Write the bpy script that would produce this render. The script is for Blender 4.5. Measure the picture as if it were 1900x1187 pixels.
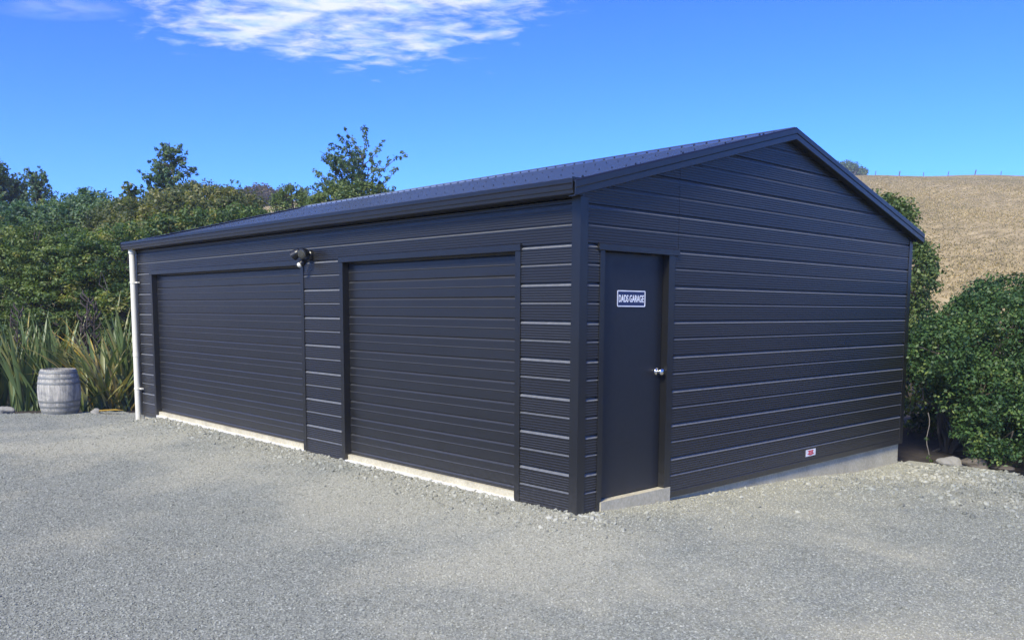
import bpy, bmesh, math, random
import numpy as np
from mathutils import Vector, Matrix, Quaternion

for o in list(bpy.data.objects):
    bpy.data.objects.remove(o, do_unlink=True)
scene = bpy.context.scene
COL = scene.collection
random.seed(7)
R = math.radians

# ------------------------------------------------------------------ camera
CAM = np.array([4.5205, -4.9443, 1.6081])
F, CY, YAW, PITCH, ROLL = 1618.47, 747.49, 0.8166, 0.1069, 0.0056
_fw = np.array([-math.sin(YAW)*math.cos(PITCH), math.cos(YAW)*math.cos(PITCH), -math.sin(PITCH)])
_rt = np.array([math.cos(YAW), math.sin(YAW), 0.0])
_up = np.cross(_rt, _fw)
RT = _rt*math.cos(ROLL) + _up*math.sin(ROLL)
UP = -_rt*math.sin(ROLL) + _up*math.cos(ROLL)
FW = _fw
cam_d = bpy.data.cameras.new('camera')
cam = bpy.data.objects.new('camera', cam_d)
COL.objects.link(cam)
M3 = Matrix(((RT[0], UP[0], -FW[0]), (RT[1], UP[1], -FW[1]), (RT[2], UP[2], -FW[2])))
cam.matrix_world = Matrix.Translation(Vector(CAM)) @ M3.to_4x4()
cam_d.sensor_width = 36.0
cam_d.lens = F/1900*36
cam_d.shift_y = (CY-593.5)/1900
cam_d.clip_start = 0.05
cam_d.clip_end = 3000
scene.camera = cam
scene.render.resolution_x = 1024
scene.render.resolution_y = 639

def P(u, v, depth):
    """point seen at photo pixel (u, v), 'depth' metres ahead of the camera"""
    r = FW*F + RT*(u-950) - UP*(v-CY)
    return CAM + r*(depth/F)

# ------------------------------------------------------------------ world, sun, exposure
SUN_EL = R(42)
SUN_AZ = (0.34, -0.94)
world = bpy.data.worlds.new('World')
scene.world = world
world.use_nodes = True
nt = world.node_tree
nt.nodes.clear()
def N(tree, typ, **kw):
    n = tree.nodes.new(typ)
    for k, v in kw.items():
        setattr(n, k, v)
    return n
def inp(n, **kw):
    for k, v in kw.items():
        n.inputs[k.replace('_', ' ')].default_value = v
    return n
def math_n(tree, op, a, b=None, clamp=False):
    n = N(tree, 'ShaderNodeMath', operation=op, use_clamp=clamp)
    for i, x in enumerate((a, b)):
        if x is None: continue
        if isinstance(x, (int, float)): n.inputs[i].default_value = x
        else: tree.links.new(x, n.inputs[i])
    return n.outputs[0]
out = N(nt, 'ShaderNodeOutputWorld')
bg = N(nt, 'ShaderNodeBackground')
bg.inputs['Strength'].default_value = 0.12
sky = N(nt, 'ShaderNodeTexSky', sky_type='NISHITA')
sky.sun_disc = False
sky.sun_elevation = SUN_EL
sky.sun_rotation = math.atan2(SUN_AZ[0], SUN_AZ[1])
sky.altitude = 300
sky.air_density = 1.0
sky.dust_density = 0.6
sky.ozone_density = 2.0
hs = N(nt, 'ShaderNodeMix', data_type='RGBA', blend_type='MULTIPLY')     # the camera's rich blue
hs.inputs['Factor'].default_value = 1.0
hs.inputs['B'].default_value = (0.120, 0.285, 0.70, 1)
gam = N(nt, 'ShaderNodeGamma'); gam.inputs['Gamma'].default_value = 1.4
nt.links.new(sky.outputs[0], gam.inputs['Color'])
nt.links.new(gam.outputs[0], hs.inputs['A'])
# a streaky cloud bank: noise on a flat layer far above, seen in perspective
tc = N(nt, 'ShaderNodeTexCoord')
sep = N(nt, 'ShaderNodeSeparateXYZ')
nt.links.new(tc.outputs['Generated'], sep.inputs[0])
zc = math_n(nt, 'MAXIMUM', sep.outputs['Z'], 0.03)
px = math_n(nt, 'DIVIDE', sep.outputs['X'], zc)
py = math_n(nt, 'DIVIDE', sep.outputs['Y'], zc)
def layer_pt(u, v):
    r = FW*F + RT*(u-950) - UP*(v-CY)
    return np.array([r[0]/r[2], r[1]/r[2]])
A, B = layer_pt(230, 34), layer_pt(1010, 8)
C0 = layer_pt(650, 30)
ax = (B-A)/np.linalg.norm(B-A)
ay = np.array([-ax[1], ax[0]])
if np.dot(C0, ay) < 0: ay = -ay            # ay points away from the viewer
half = np.linalg.norm(B-A)/2
def lin(ax2, c):
    a = math_n(nt, 'MULTIPLY', px, float(ax2[0]))
    b = math_n(nt, 'MULTIPLY', py, float(ax2[1]))
    s = math_n(nt, 'ADD', a, b)
    return math_n(nt, 'SUBTRACT', s, float(np.dot(ax2, c)))
Cc = (A+B)/2
s_ = lin(ax, Cc)
t_ = lin(ay, Cc)
comb = N(nt, 'ShaderNodeCombineXYZ')
nt.links.new(math_n(nt, 'MULTIPLY', s_, 2.3), comb.inputs[0])
nt.links.new(math_n(nt, 'MULTIPLY', t_, 2.9), comb.inputs[1])
n1 = inp(N(nt, 'ShaderNodeTexNoise'), Scale=2.6, Detail=9.0, Roughness=0.62, Distortion=0.35)
n2 = inp(N(nt, 'ShaderNodeTexNoise'), Scale=0.9, Detail=3.0, Roughness=0.5)
nt.links.new(comb.outputs[0], n1.inputs['Vector'])
nt.links.new(comb.outputs[0], n2.inputs['Vector'])
# patch mask: 1 at the middle, falling off to the sides and with distance
e1 = math_n(nt, 'POWER', math_n(nt, 'ABSOLUTE', math_n(nt, 'DIVIDE', s_, half*1.05)), 2.2)
t_near = math_n(nt, 'MAXIMUM', math_n(nt, 'MULTIPLY', t_, -1/3.0), 0)
t_far = math_n(nt, 'MAXIMUM', math_n(nt, 'DIVIDE', t_, 0.85), 0)
e2 = math_n(nt, 'ADD', math_n(nt, 'POWER', t_near, 2), math_n(nt, 'POWER', t_far, 1.6))
msk = math_n(nt, 'SUBTRACT', 1.0, math_n(nt, 'ADD', e1, e2))
cov = math_n(nt, 'ADD', math_n(nt, 'MULTIPLY', math_n(nt, 'SUBTRACT', n1.outputs[0], 0.5), 2.6),
             math_n(nt, 'MULTIPLY', math_n(nt, 'SUBTRACT', n2.outputs[0], 0.5), 1.6))
cov = math_n(nt, 'ADD', cov, math_n(nt, 'MULTIPLY', msk, 0.80))
mr = N(nt, 'ShaderNodeMapRange', interpolation_type='SMOOTHSTEP')
nt.links.new(cov, mr.inputs[0])
inp(mr, From_Min=0.05, From_Max=1.15, To_Min=0.0, To_Max=0.95)
gate = N(nt, 'ShaderNodeMapRange', interpolation_type='SMOOTHSTEP')
nt.links.new(msk, gate.inputs[0])
inp(gate, From_Min=-1.1, From_Max=0.1)
alpha = math_n(nt, 'MULTIPLY', mr.outputs[0], gate.outputs[0])
# a thin loose wisp drifting off the end of the bank
W0 = layer_pt(118, 18)
ws = math_n(nt, 'POWER', math_n(nt, 'DIVIDE', lin(ax, W0), 0.26), 2)
wt = math_n(nt, 'POWER', math_n(nt, 'DIVIDE', lin(ay, W0), 0.13), 2)
wm = math_n(nt, 'SUBTRACT', 1.0, math_n(nt, 'ADD', ws, wt), True)
wisp = math_n(nt, 'MULTIPLY', wm, math_n(nt, 'SUBTRACT', n1.outputs[0], 0.30, True))
alpha = math_n(nt, 'MAXIMUM', alpha, math_n(nt, 'MULTIPLY', wisp, 0.9, True))
n3 = inp(N(nt, 'ShaderNodeTexNoise'), Scale=3.4, Detail=5.0)
nt.links.new(comb.outputs[0], n3.inputs['Vector'])
cr = N(nt, 'ShaderNodeValToRGB')
cr.color_ramp.elements[0].position = 0.36
cr.color_ramp.elements[0].color = (2.6, 3.6, 5.0, 1)
cr.color_ramp.elements[1].position = 0.58
cr.color_ramp.elements[1].color = (4.3, 4.5, 4.8, 1)
nt.links.new(n3.outputs[0], cr.inputs[0])
mixc = N(nt, 'ShaderNodeMix', data_type='RGBA')
nt.links.new(alpha, mixc.inputs['Factor'])
nt.links.new(hs.outputs['Result'], mixc.inputs['A'])
nt.links.new(cr.outputs[0], mixc.inputs['B'])
nt.links.new(mixc.outputs['Result'], bg.inputs['Color'])
nt.links.new(bg.outputs[0], out.inputs[0])

sun_d = bpy.data.lights.new('sun', 'SUN')
sun_d.energy = 3.5
sun_d.angle = R(14)
sun_d.color = (1.0, 0.93, 0.72)
sun = bpy.data.objects.new('sun', sun_d)
COL.objects.link(sun)
_s = Vector((SUN_AZ[0], SUN_AZ[1], 0)).normalized()*math.cos(SUN_EL) + Vector((0, 0, math.sin(SUN_EL)))
sun.rotation_euler = _s.to_track_quat('Z', 'Y').to_euler()
sun.location = (0, 0, 60)
vs = scene.view_settings
vs.view_transform = 'Standard'
vs.look = 'None'
vs.gamma = 1.0
vs.use_curve_mapping = False
vs.exposure = 0.92

# ------------------------------------------------------------------ helpers
class MB:
    def __init__(s): s.v = []; s.f = []
    def box(s, a, b):
        x0, y0, z0 = a; x1, y1, z1 = b
        i = len(s.v)
        s.v += [(x0,y0,z0),(x1,y0,z0),(x1,y1,z0),(x0,y1,z0),(x0,y0,z1),(x1,y0,z1),(x1,y1,z1),(x0,y1,z1)]
        s.f += [[i+k for k in q] for q in ((3,2,1,0),(4,5,6,7),(0,1,5,4),(1,2,6,5),(2,3,7,6),(3,0,4,7))]
        return s
    def prism(s, A, B, closed=True, caps=True):
        """loft from outline A to outline B (same point count)"""
        i = len(s.v); n = len(A)
        s.v += [tuple(p) for p in A] + [tuple(p) for p in B]
        for k in range(n if closed else n-1):
            j = (k+1) % n
            s.f.append([i+k, i+j, i+n+j, i+n+k])
        if caps and closed:
            s.f.append([i+k for k in range(n)][::-1]); s.f.append([i+n+k for k in range(n)])
        return s
    def tube(s, pts, rad, seg=8, cap=True):
        pts = [Vector(p) for p in pts]
        i0 = len(s.v); n = len(pts)
        ref = Vector((0.31, 0.17, 1)).normalized()
        for k, p in enumerate(pts):
            d = (pts[min(k+1, n-1)] - pts[max(k-1, 0)]).normalized()
            a = d.cross(ref)
            if a.length < 1e-3: a = d.cross(Vector((1, 0, 0)))
            a.normalize(); b = d.cross(a)
            r = rad[k] if hasattr(rad, '__len__') else rad
            for q in range(seg):
                t = 2*math.pi*q/seg
                s.v.append(tuple(p + a*(r*math.cos(t)) + b*(r*math.sin(t))))
        for k in range(n-1):
            for q in range(seg):
                j = (q+1) % seg
                s.f.append([i0+k*seg+q, i0+k*seg+j, i0+(k+1)*seg+j, i0+(k+1)*seg+q])
        if cap:
            s.f.append([i0+q for q in range(seg)][::-1]); s.f.append([i0+(n-1)*seg+q for q in range(seg)])
        return s
    def lathe(s, prof, seg=32, c=(0,0,0)):
        i0 = len(s.v); n = len(prof)
        for r, z in prof:
            for q in range(seg):
                t = 2*math.pi*q/seg
                s.v.append((c[0]+r*math.cos(t), c[1]+r*math.sin(t), c[2]+z))
        for k in range(n-1):
            for q in range(seg):
                j = (q+1) % seg
                s.f.append([i0+k*seg+q, i0+k*seg+j, i0+(k+1)*seg+j, i0+(k+1)*seg+q])
        return s
    def build(s, name, mat, parent=None, smooth=False, fix=True):
        me = bpy.data.meshes.new(name)
        me.from_pydata(s.v, [], s.f)
        if fix:
            bm = bmesh.new(); bm.from_mesh(me)
            bmesh.ops.recalc_face_normals(bm, faces=bm.faces)
            bm.to_mesh(me); bm.free()
        if smooth:
            me.polygons.foreach_set('use_smooth', [True]*len(me.polygons))
        me.materials.append(mat)
        o = bpy.data.objects.new(name, me)
        COL.objects.link(o)
        if parent: o.parent = parent
        return o

def tag(o, label=None, cat=None, group=None, kind=None):
    if label: o['label'] = label
    if cat: o['category'] = cat
    if group: o['group'] = group
    if kind: o['kind'] = kind
    return o
def empty(name, loc=(0, 0, 0), rz=0.0):
    o = bpy.data.objects.new(name, None)
    COL.objects.link(o)
    o.location = tuple(loc); o.rotation_euler = (0, 0, rz)
    o.empty_display_size = 0.2
    return o

# ------------------------------------------------------------------ materials
def new_mat(name):
    m = bpy.data.materials.new(name); m.use_nodes = True
    t = m.node_tree
    b = t.nodes['Principled BSDF']
    return m, t, b
def noise(t, vec, scale, detail=4.0, rough=0.55, dist=0.0):
    n = inp(N(t, 'ShaderNodeTexNoise'), Scale=scale, Detail=detail, Roughness=rough, Distortion=dist)
    if vec is not None: t.links.new(vec, n.inputs['Vector'])
    return n.outputs[0]
def ramp(t, fac, stops):
    c = N(t, 'ShaderNodeValToRGB')
    el = c.color_ramp.elements
    while len(el) < len(stops): el.new(0.5)
    for e, (p, col) in zip(el, stops):
        e.position = p; e.color = (*col, 1) if len(col) == 3 else col
    t.links.new(fac, c.inputs[0])
    return c.outputs[0]
def mixcol(t, fac, a, b, mode='MIX'):
    m = N(t, 'ShaderNodeMix', data_type='RGBA', blend_type=mode)
    for s, x in (('Factor', fac), ('A', a), ('B', b)):
        if isinstance(x, (int, float)): m.inputs[s].default_value = x
        elif isinstance(x, tuple): m.inputs[s].default_value = (*x, 1)
        else: t.links.new(x, m.inputs[s])
    return m.outputs['Result']
def bump(t, b, h, strength=0.3, dist=0.01):
    n = inp(N(t, 'ShaderNodeBump'), Strength=strength, Distance=dist)
    t.links.new(h, n.inputs['Height'])
    t.links.new(n.outputs[0], b.inputs['Normal'])
def rng_map(t, v, a, b, c, d):
    m = N(t, 'ShaderNodeMapRange'); t.links.new(v, m.inputs[0])
    inp(m, From_Min=a, From_Max=b, To_Min=c, To_Max=d)
    return m.outputs[0]

def paint(name, col, rough=0.38, var=0.12, dust=0.0, spec=0.5, ledge_sheen=0.0, flat=False):
    m, t, b = new_mat(name)
    g = N(t, 'ShaderNodeNewGeometry').outputs['Position']
    n = noise(t, g, 1.3, 5.0, 0.6)
    n2 = noise(t, g, 26.0, 4.0)
    f = rng_map(t, n, 0.3, 0.7, 1-var, 1+var)
    hsv = N(t, 'ShaderNodeHueSaturation'); hsv.inputs['Color'].default_value = (*col, 1)
    t.links.new(f, hsv.inputs['Value'])
    c = hsv.outputs[0]
    if dust:
        # pale road dust splashed up the lowest 30 cm
        z = N(t, 'ShaderNodeSeparateXYZ'); t.links.new(g, z.inputs[0])
        low = rng_map(t, z.outputs[2], 0.55, -0.05, 0.0, 1.0)
        dm = math_n(t, 'MULTIPLY', math_n(t, 'MULTIPLY', low, low, True), math_n(t, 'MULTIPLY', n2, dust))
        c = mixcol(t, dm, c, (0.26, 0.25, 0.225))
    if ledge_sheen:
        # sky highlight on the up-facing ledges, painted in as a paler colour
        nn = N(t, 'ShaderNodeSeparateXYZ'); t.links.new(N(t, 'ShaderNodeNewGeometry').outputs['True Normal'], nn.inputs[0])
        lf = rng_map(t, nn.outputs[2], 0.44, 0.75, 0.0, ledge_sheen)
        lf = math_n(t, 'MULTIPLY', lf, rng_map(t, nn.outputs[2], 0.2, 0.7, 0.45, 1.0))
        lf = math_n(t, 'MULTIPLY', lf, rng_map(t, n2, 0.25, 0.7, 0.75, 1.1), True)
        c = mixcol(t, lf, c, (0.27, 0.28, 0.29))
    t.links.new(c, b.inputs['Base Color'])
    t.links.new(rng_map(t, n2, 0.3, 0.7, rough-0.05, rough+0.07), b.inputs['Roughness'])
    b.inputs['Specular IOR Level'].default_value = spec
    nw = noise(t, g, 2.6, 2.0, 0.4)
    if not flat: bump(t, b, nw, 0.05, 0.03)
    else:
        for l in list(b.inputs['Roughness'].links): t.links.remove(l)
        b.inputs['Roughness'].default_value = rough
    return m
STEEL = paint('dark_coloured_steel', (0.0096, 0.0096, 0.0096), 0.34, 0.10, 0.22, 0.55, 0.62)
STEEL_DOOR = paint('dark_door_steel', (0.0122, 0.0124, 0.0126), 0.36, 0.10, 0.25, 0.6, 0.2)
STEEL_FLASH = paint('dark_flashing_steel', (0.0094, 0.0096, 0.0098), 0.33, 0.08, 0.25, 0.6)
ROOFM = paint('dark_roof_steel', (0.050, 0.062, 0.080), 0.27, 0.05, 0.0, 1.0, 0.0, True)
PA = paint('dark_door_paint', (0.009, 0.0105, 0.014), 0.42, 0.06, 0.25)
BLACKP = paint('black_plastic', (0.006, 0.0065, 0.0075), 0.35)
PVC = paint('white_pvc', (0.70, 0.66, 0.52), 0.35, 0.05, 0.4)
def simple(name, col, rough=0.5, metal=0.0):
    m, t, b = new_mat(name)
    g = N(t, 'ShaderNodeNewGeometry').outputs['Position']
    n = noise(t, g, 14.0, 4.0)
    hsv = N(t, 'ShaderNodeHueSaturation'); hsv.inputs['Color'].default_value = (*col, 1)
    t.links.new(rng_map(t, n, 0.3, 0.7, 0.88, 1.1), hsv.inputs['Value'])
    t.links.new(hsv.outputs[0], b.inputs['Base Color'])
    inp(b, Roughness=rough, Metallic=metal)
    return m
CHROME = simple('satin_chrome', (0.72, 0.70, 0.66), 0.22, 1.0)
NAVY = simple('navy_enamel', (0.012, 0.022, 0.085), 0.3)
WHITE = simple('white_enamel', (0.78, 0.79, 0.80), 0.35)
REDINK = simple('red_ink', (0.55, 0.06, 0.08), 0.5)
STICK = simple('white_sticker', (0.80, 0.78, 0.76), 0.45)
LENS = simple('lamp_lens', (0.06, 0.06, 0.05), 0.12)

def concrete(name='concrete', k=1.0):
    m, t, b = new_mat(name)
    g = N(t, 'ShaderNodeNewGeometry').outputs['Position']
    mp = N(t, 'ShaderNodeMapping'); t.links.new(g, mp.inputs[0]); mp.inputs['Scale'].default_value = (1, 1, 0.35)
    n = noise(t, mp.outputs[0], 3.2, 6.0, 0.6)
    n2 = noise(t, g, 45.0, 4.0)
    c = ramp(t, n, [(0.28, (0.30, 0.26, 0.15)), (0.5, (0.47, 0.41, 0.24)), (0.74, (0.58, 0.515, 0.32))])
    c = mixcol(t, 0.35, c, ramp(t, n2, [(0.35, (0.30, 0.27, 0.18)), (0.65, (0.62, 0.56, 0.40))]))
    hv = N(t, 'ShaderNodeHueSaturation'); hv.inputs['Value'].default_value = k; hv.inputs['Saturation'].default_value = 0.3 if k > 1 else 0.85; t.links.new(c, hv.inputs['Color'])
    t.links.new(hv.outputs[0], b.inputs['Base Color']); inp(b, Roughness=0.9)
    bump(t, b, n2, 0.35, 0.006)
    return m
CONC = concrete()
CONC_PALE = concrete('pale_concrete', 1.5)

# ---- shared gravel colouring: blue-grey chip with sandy fines where the place has them
def gravel_base(t, g):
    sp = N(t, 'ShaderNodeSeparateXYZ'); t.links.new(g, sp.inputs[0])
    fl = N(t, 'ShaderNodeCombineXYZ'); t.links.new(sp.outputs[0], fl.inputs[0]); t.links.new(sp.outputs[1], fl.inputs[1])
    v = fl.outputs[0]
    n = noise(t, v, 0.55, 5.0, 0.6, 0.4)
    nb = noise(t, v, 2.3, 4.0, 0.6)
    # distance to the garage footprint
    dx = math_n(t, 'MAXIMUM', math_n(t, 'SUBTRACT', math_n(t, 'ABSOLUTE', math_n(t, 'ADD', sp.outputs[0], 4.52)), 4.52), 0)
    dy = math_n(t, 'MAXIMUM', math_n(t, 'SUBTRACT', math_n(t, 'ABSOLUTE', math_n(t, 'SUBTRACT', sp.outputs[1], 2.99)), 2.99), 0)
    dd = math_n(t, 'SQRT', math_n(t, 'ADD', math_n(t, 'POWER', dx, 2), math_n(t, 'POWER', dy, 2)))
    near = rng_map(t, dd, 0.1, 2.4, 1.0, 0.0)
    # wheel track sweeping off to the left past the downpipe
    wob = math_n(t, 'MULTIPLY', math_n(t, 'SUBTRACT', nb, 0.5), 0.9)
    ln = math_n(t, 'ADD', math_n(t, 'MULTIPLY', sp.outputs[0], -0.75), math_n(t, 'MULTIPLY', sp.outputs[1], 0.66))
    tr = math_n(t, 'ABSOLUTE', math_n(t, 'ADD', math_n(t, 'SUBTRACT', ln, 4.12), wob))
    al = math_n(t, 'ADD', math_n(t, 'MULTIPLY', sp.outputs[0], 0.66), math_n(t, 'MULTIPLY', sp.outputs[1], 0.75))
    left = rng_map(t, al, -4.4, -5.6, 0.0, 1.0)
    track = math_n(t, 'MULTIPLY', rng_map(t, tr, 0.15, 0.65, 1.0, 0.0), left)
    # spill of fines in front of the right-hand roller door
    q1 = math_n(t, 'POWER', math_n(t, 'ADD', sp.outputs[0], 1.9), 2); q2 = math_n(t, 'POWER', math_n(t, 'ADD', sp.outputs[1], 0.75), 2)
    spill = rng_map(t, math_n(t, 'ADD', math_n(t, 'SQRT', math_n(t, 'ADD', q1, math_n(t, 'MULTIPLY', q2, 1.6))), wob), 0.35, 1.1, 1.0, 0.0)
    track = math_n(t, 'MAXIMUM', track, spill)
    f = math_n(t, 'ADD', math_n(t, 'MULTIPLY', near, 0.75), math_n(t, 'MULTIPLY', math_n(t, 'SUBTRACT', n, 0.47), 3.4))
    f = math_n(t, 'ADD', f, math_n(t, 'MULTIPLY', math_n(t, 'SUBTRACT', nb, 0.5), 0.9))
    f = math_n(t, 'ADD', f, math_n(t, 'MULTIPLY', track, 1.0))
    f = rng_map(t, f, 0.05, 0.85, 0.0, 1.0)
    return v, f
def ground_gravel():
    m, t, b = new_mat('gravel')
    g = N(t, 'ShaderNodeNewGeometry').outputs['Position']
    v, f = gravel_base(t, g)
    vo = inp(N(t, 'ShaderNodeTexVoronoi'), Scale=85.0); t.links.new(v, vo.inputs['Vector'])
    vo2 = inp(N(t, 'ShaderNodeTexVoronoi'), Scale=150.0); t.links.new(v, vo2.inputs['Vector'])
    sc = N(t, 'ShaderNodeSeparateColor'); t.links.new(vo.outputs['Color'], sc.inputs[0])
    sc2 = N(t, 'ShaderNodeSeparateColor'); t.links.new(vo2.outputs['Color'], sc2.inputs[0])
    chips = ramp(t, sc.outputs[0], [(0.0, (0.142, 0.147, 0.122)), (0.5, (0.216, 0.223, 0.185)), (0.88, (0.285, 0.294, 0.243)), (1.0, (0.39, 0.395, 0.335))])
    sand = ramp(t, sc2.outputs[0], [(0.0, (0.25, 0.243, 0.185)), (0.6, (0.34, 0.33, 0.25)), (1.0, (0.43, 0.415, 0.32))])
    c = mixcol(t, math_n(t, 'MULTIPLY', f, 0.85), chips, sand)
    t.links.new(c, b.inputs['Base Color']); inp(b, Roughness=0.95)
    b.inputs['Specular IOR Level'].default_value = 0.2
    bump(t, b, vo.outputs['Distance'], -0.8, 0.012)
    return m
GRAVEL = ground_gravel()
def stone_mat():
    m, t, b = new_mat('gravel_stone')
    g = N(t, 'ShaderNodeNewGeometry').outputs['Position']
    v, f = gravel_base(t, g)
    oi = N(t, 'ShaderNodeObjectInfo').outputs['Random']
    chips = ramp(t, oi, [(0.0, (0.132, 0.137, 0.114)), (0.5, (0.219, 0.226, 0.188)), (0.9, (0.285, 0.294, 0.244)), (1.0, (0.36, 0.365, 0.31))])
    sand = ramp(t, oi, [(0.0, (0.23, 0.223, 0.17)), (0.6, (0.33, 0.32, 0.243)), (1.0, (0.44, 0.425, 0.33))])
    c = mixcol(t, math_n(t, 'MULTIPLY', f, 0.8), chips, sand)
    t.links.new(c, b.inputs['Base Color']); inp(b, Roughness=0.9)
    b.inputs['Specular IOR Level'].default_value = 0.25
    return m
STONE = stone_mat()
def earth():
    m, t, b = new_mat('dark_soil')
    g = N(t, 'ShaderNodeNewGeometry').outputs['Position']
    n = noise(t, g, 7.0, 6.0, 0.65)
    t.links.new(ramp(t, n, [(0.3, (0.018, 0.014, 0.010)), (0.7, (0.050, 0.038, 0.026))]), b.inputs['Base Color'])
    inp(b, Roughness=1.0); bump(t, b, n, 0.8, 0.05)
    return m
SOIL = earth()
def hill_mat():
    m, t, b = new_mat('dry_pasture')
    g = N(t, 'ShaderNodeNewGeometry').outputs['Position']
    mp = N(t, 'ShaderNodeMapping'); t.links.new(g, mp.inputs[0])
    mp.inputs['Rotation'].default_value = (0, 0, -YAW); mp.inputs['Scale'].default_value = (1.3, 0.30, 0.6)   # grass lies along the contours
    n = noise(t, mp.outputs[0], 0.10, 7.0, 0.66, 0.6)
    n2 = noise(t, mp.outputs[0], 0.9, 7.0, 0.75)
    c = ramp(t, n, [(0.28, (0.17, 0.145, 0.075)), (0.42, (0.30, 0.235, 0.12)), (0.56, (0.42, 0.32, 0.155)), (0.72, (0.22, 0.20, 0.09))])
    c = mixcol(t, 0.62, c, ramp(t, n2, [(0.36, (0.15, 0.118, 0.06)), (0.5, (0.34, 0.26, 0.132)), (0.64, (0.56, 0.44, 0.24))]))
    t.links.new(c, b.inputs['Base Color']); inp(b, Roughness=1.0)
    b.inputs['Specular IOR Level'].default_value = 0.05
    bump(t, b, n2, 0.5, 0.4)
    return m
HILLM = hill_mat()
def leaf_mat(name, stops, trans=0.45, rough=0.5, spec=0.35):
    m, t, b = new_mat(name)
    at = N(t, 'ShaderNodeAttribute', attribute_name='tint').outputs['Fac']
    c = ramp(t, at, stops)
    t.links.new(c, b.inputs['Base Color'])
    inp(b, Roughness=rough)
    b.inputs['Specular IOR Level'].default_value = spec
    tr = N(t, 'ShaderNodeBsdfTranslucent')
    cc = mixcol(t, 1.0, c, (1.25, 1.35, 0.55), 'MULTIPLY')
    t.links.new(cc, tr.inputs[0])
    mx = N(t, 'ShaderNodeMixShader'); mx.inputs[0].default_value = trans
    t.links.new(b.outputs[0], mx.inputs[1]); t.links.new(tr.outputs[0], mx.inputs[2])
    t.links.new(mx.outputs[0], t.nodes['Material Output'].inputs['Surface'])
    return m
LEAF_HEDGE = leaf_mat('hedge_leaf', [(0.0, (0.043, 0.082, 0.036)), (0.45, (0.104, 0.172, 0.055)), (0.8, (0.183, 0.244, 0.075)), (1.0, (0.323, 0.304, 0.098))])
LEAF_OLIVE = leaf_mat('olive_leaf', [(0.0, (0.062, 0.087, 0.043)), (0.5, (0.144, 0.176, 0.075)), (1.0, (0.287, 0.265, 0.107))])
LEAF_BLUE = leaf_mat('bluish_leaf', [(0.0, (0.044, 0.100, 0.065)), (0.5, (0.104, 0.186, 0.104)), (1.0, (0.211, 0.286, 0.149))])
LEAF_BUSH = leaf_mat('glossy_bush_leaf', [(0.0, (0.023, 0.055, 0.020)), (0.5, (0.055, 0.113, 0.032)), (0.85, (0.102, 0.167, 0.043)), (1.0, (0.174, 0.225, 0.058))], 0.22, 0.5, 0.3)
LEAF_BRIGHT = leaf_mat('bright_leaf', [(0.0, (0.058, 0.098, 0.026)), (0.5, (0.111, 0.169, 0.047)), (1.0, (0.195, 0.240, 0.072))], 0.3)
LEAF_FLAX = leaf_mat('flax_leaf', [(0.0, (0.085, 0.130, 0.050)), (0.35, (0.135, 0.190, 0.068)), (0.62, (0.22, 0.235, 0.085)), (0.8, (0.34, 0.265, 0.11)), (0.93, (0.58, 0.46, 0.10)), (1.0, (0.78, 0.47, 0.08))], 0.2, 0.4, 0.45)
LEAF_RUST = leaf_mat('rusty_leaf', [(0.0, (0.06, 0.04, 0.03)), (0.5, (0.12, 0.085, 0.05)), (1.0, (0.17, 0.14, 0.08))])
GRASS = leaf_mat('dry_grass_blade', [(0.0, (0.26, 0.225, 0.12)), (0.3, (0.40, 0.325, 0.18)), (0.65, (0.56, 0.44, 0.24)), (1.0, (0.70, 0.57, 0.35))], 0.4, 0.8, 0.1)
BARK = simple('bark', (0.10, 0.085, 0.065), 0.95)
BARK_PALE = simple('pale_bark', (0.17, 0.15, 0.125), 0.95)
POSTM = simple('weathered_post', (0.10, 0.085, 0.07), 0.95)
ROCKM = simple('pale_rock', (0.24, 0.228, 0.195), 0.9)
def barrel_mat():
    m, t, b = new_mat('weathered_barrel_wood')
    tcn = N(t, 'ShaderNodeTexCoord').outputs['Object']
    mp = N(t, 'ShaderNodeMapping'); t.links.new(tcn, mp.inputs[0]); mp.inputs['Scale'].default_value = (9, 9, 1.6)
    n = noise(t, mp.outputs[0], 2.2, 6.0, 0.7)
    n2 = noise(t, tcn, 7.0, 6.0, 0.7, 0.6)
    c = ramp(t, n, [(0.3, (0.20, 0.19, 0.155)), (0.5, (0.38, 0.36, 0.30)), (0.7, (0.54, 0.50, 0.42))])
    c = mixcol(t, rng_map(t, n2, 0.48, 0.62, 0.0, 0.6), c, (0.16, 0.16, 0.16))
    t.links.new(c, b.inputs['Base Color']); inp(b, Roughness=0.85); bump(t, b, n, 0.5, 0.01)
    return m
BARREL = barrel_mat()
HOOP = simple('galvanised_hoop', (0.20, 0.20, 0.175), 0.55, 0.1)

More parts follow.
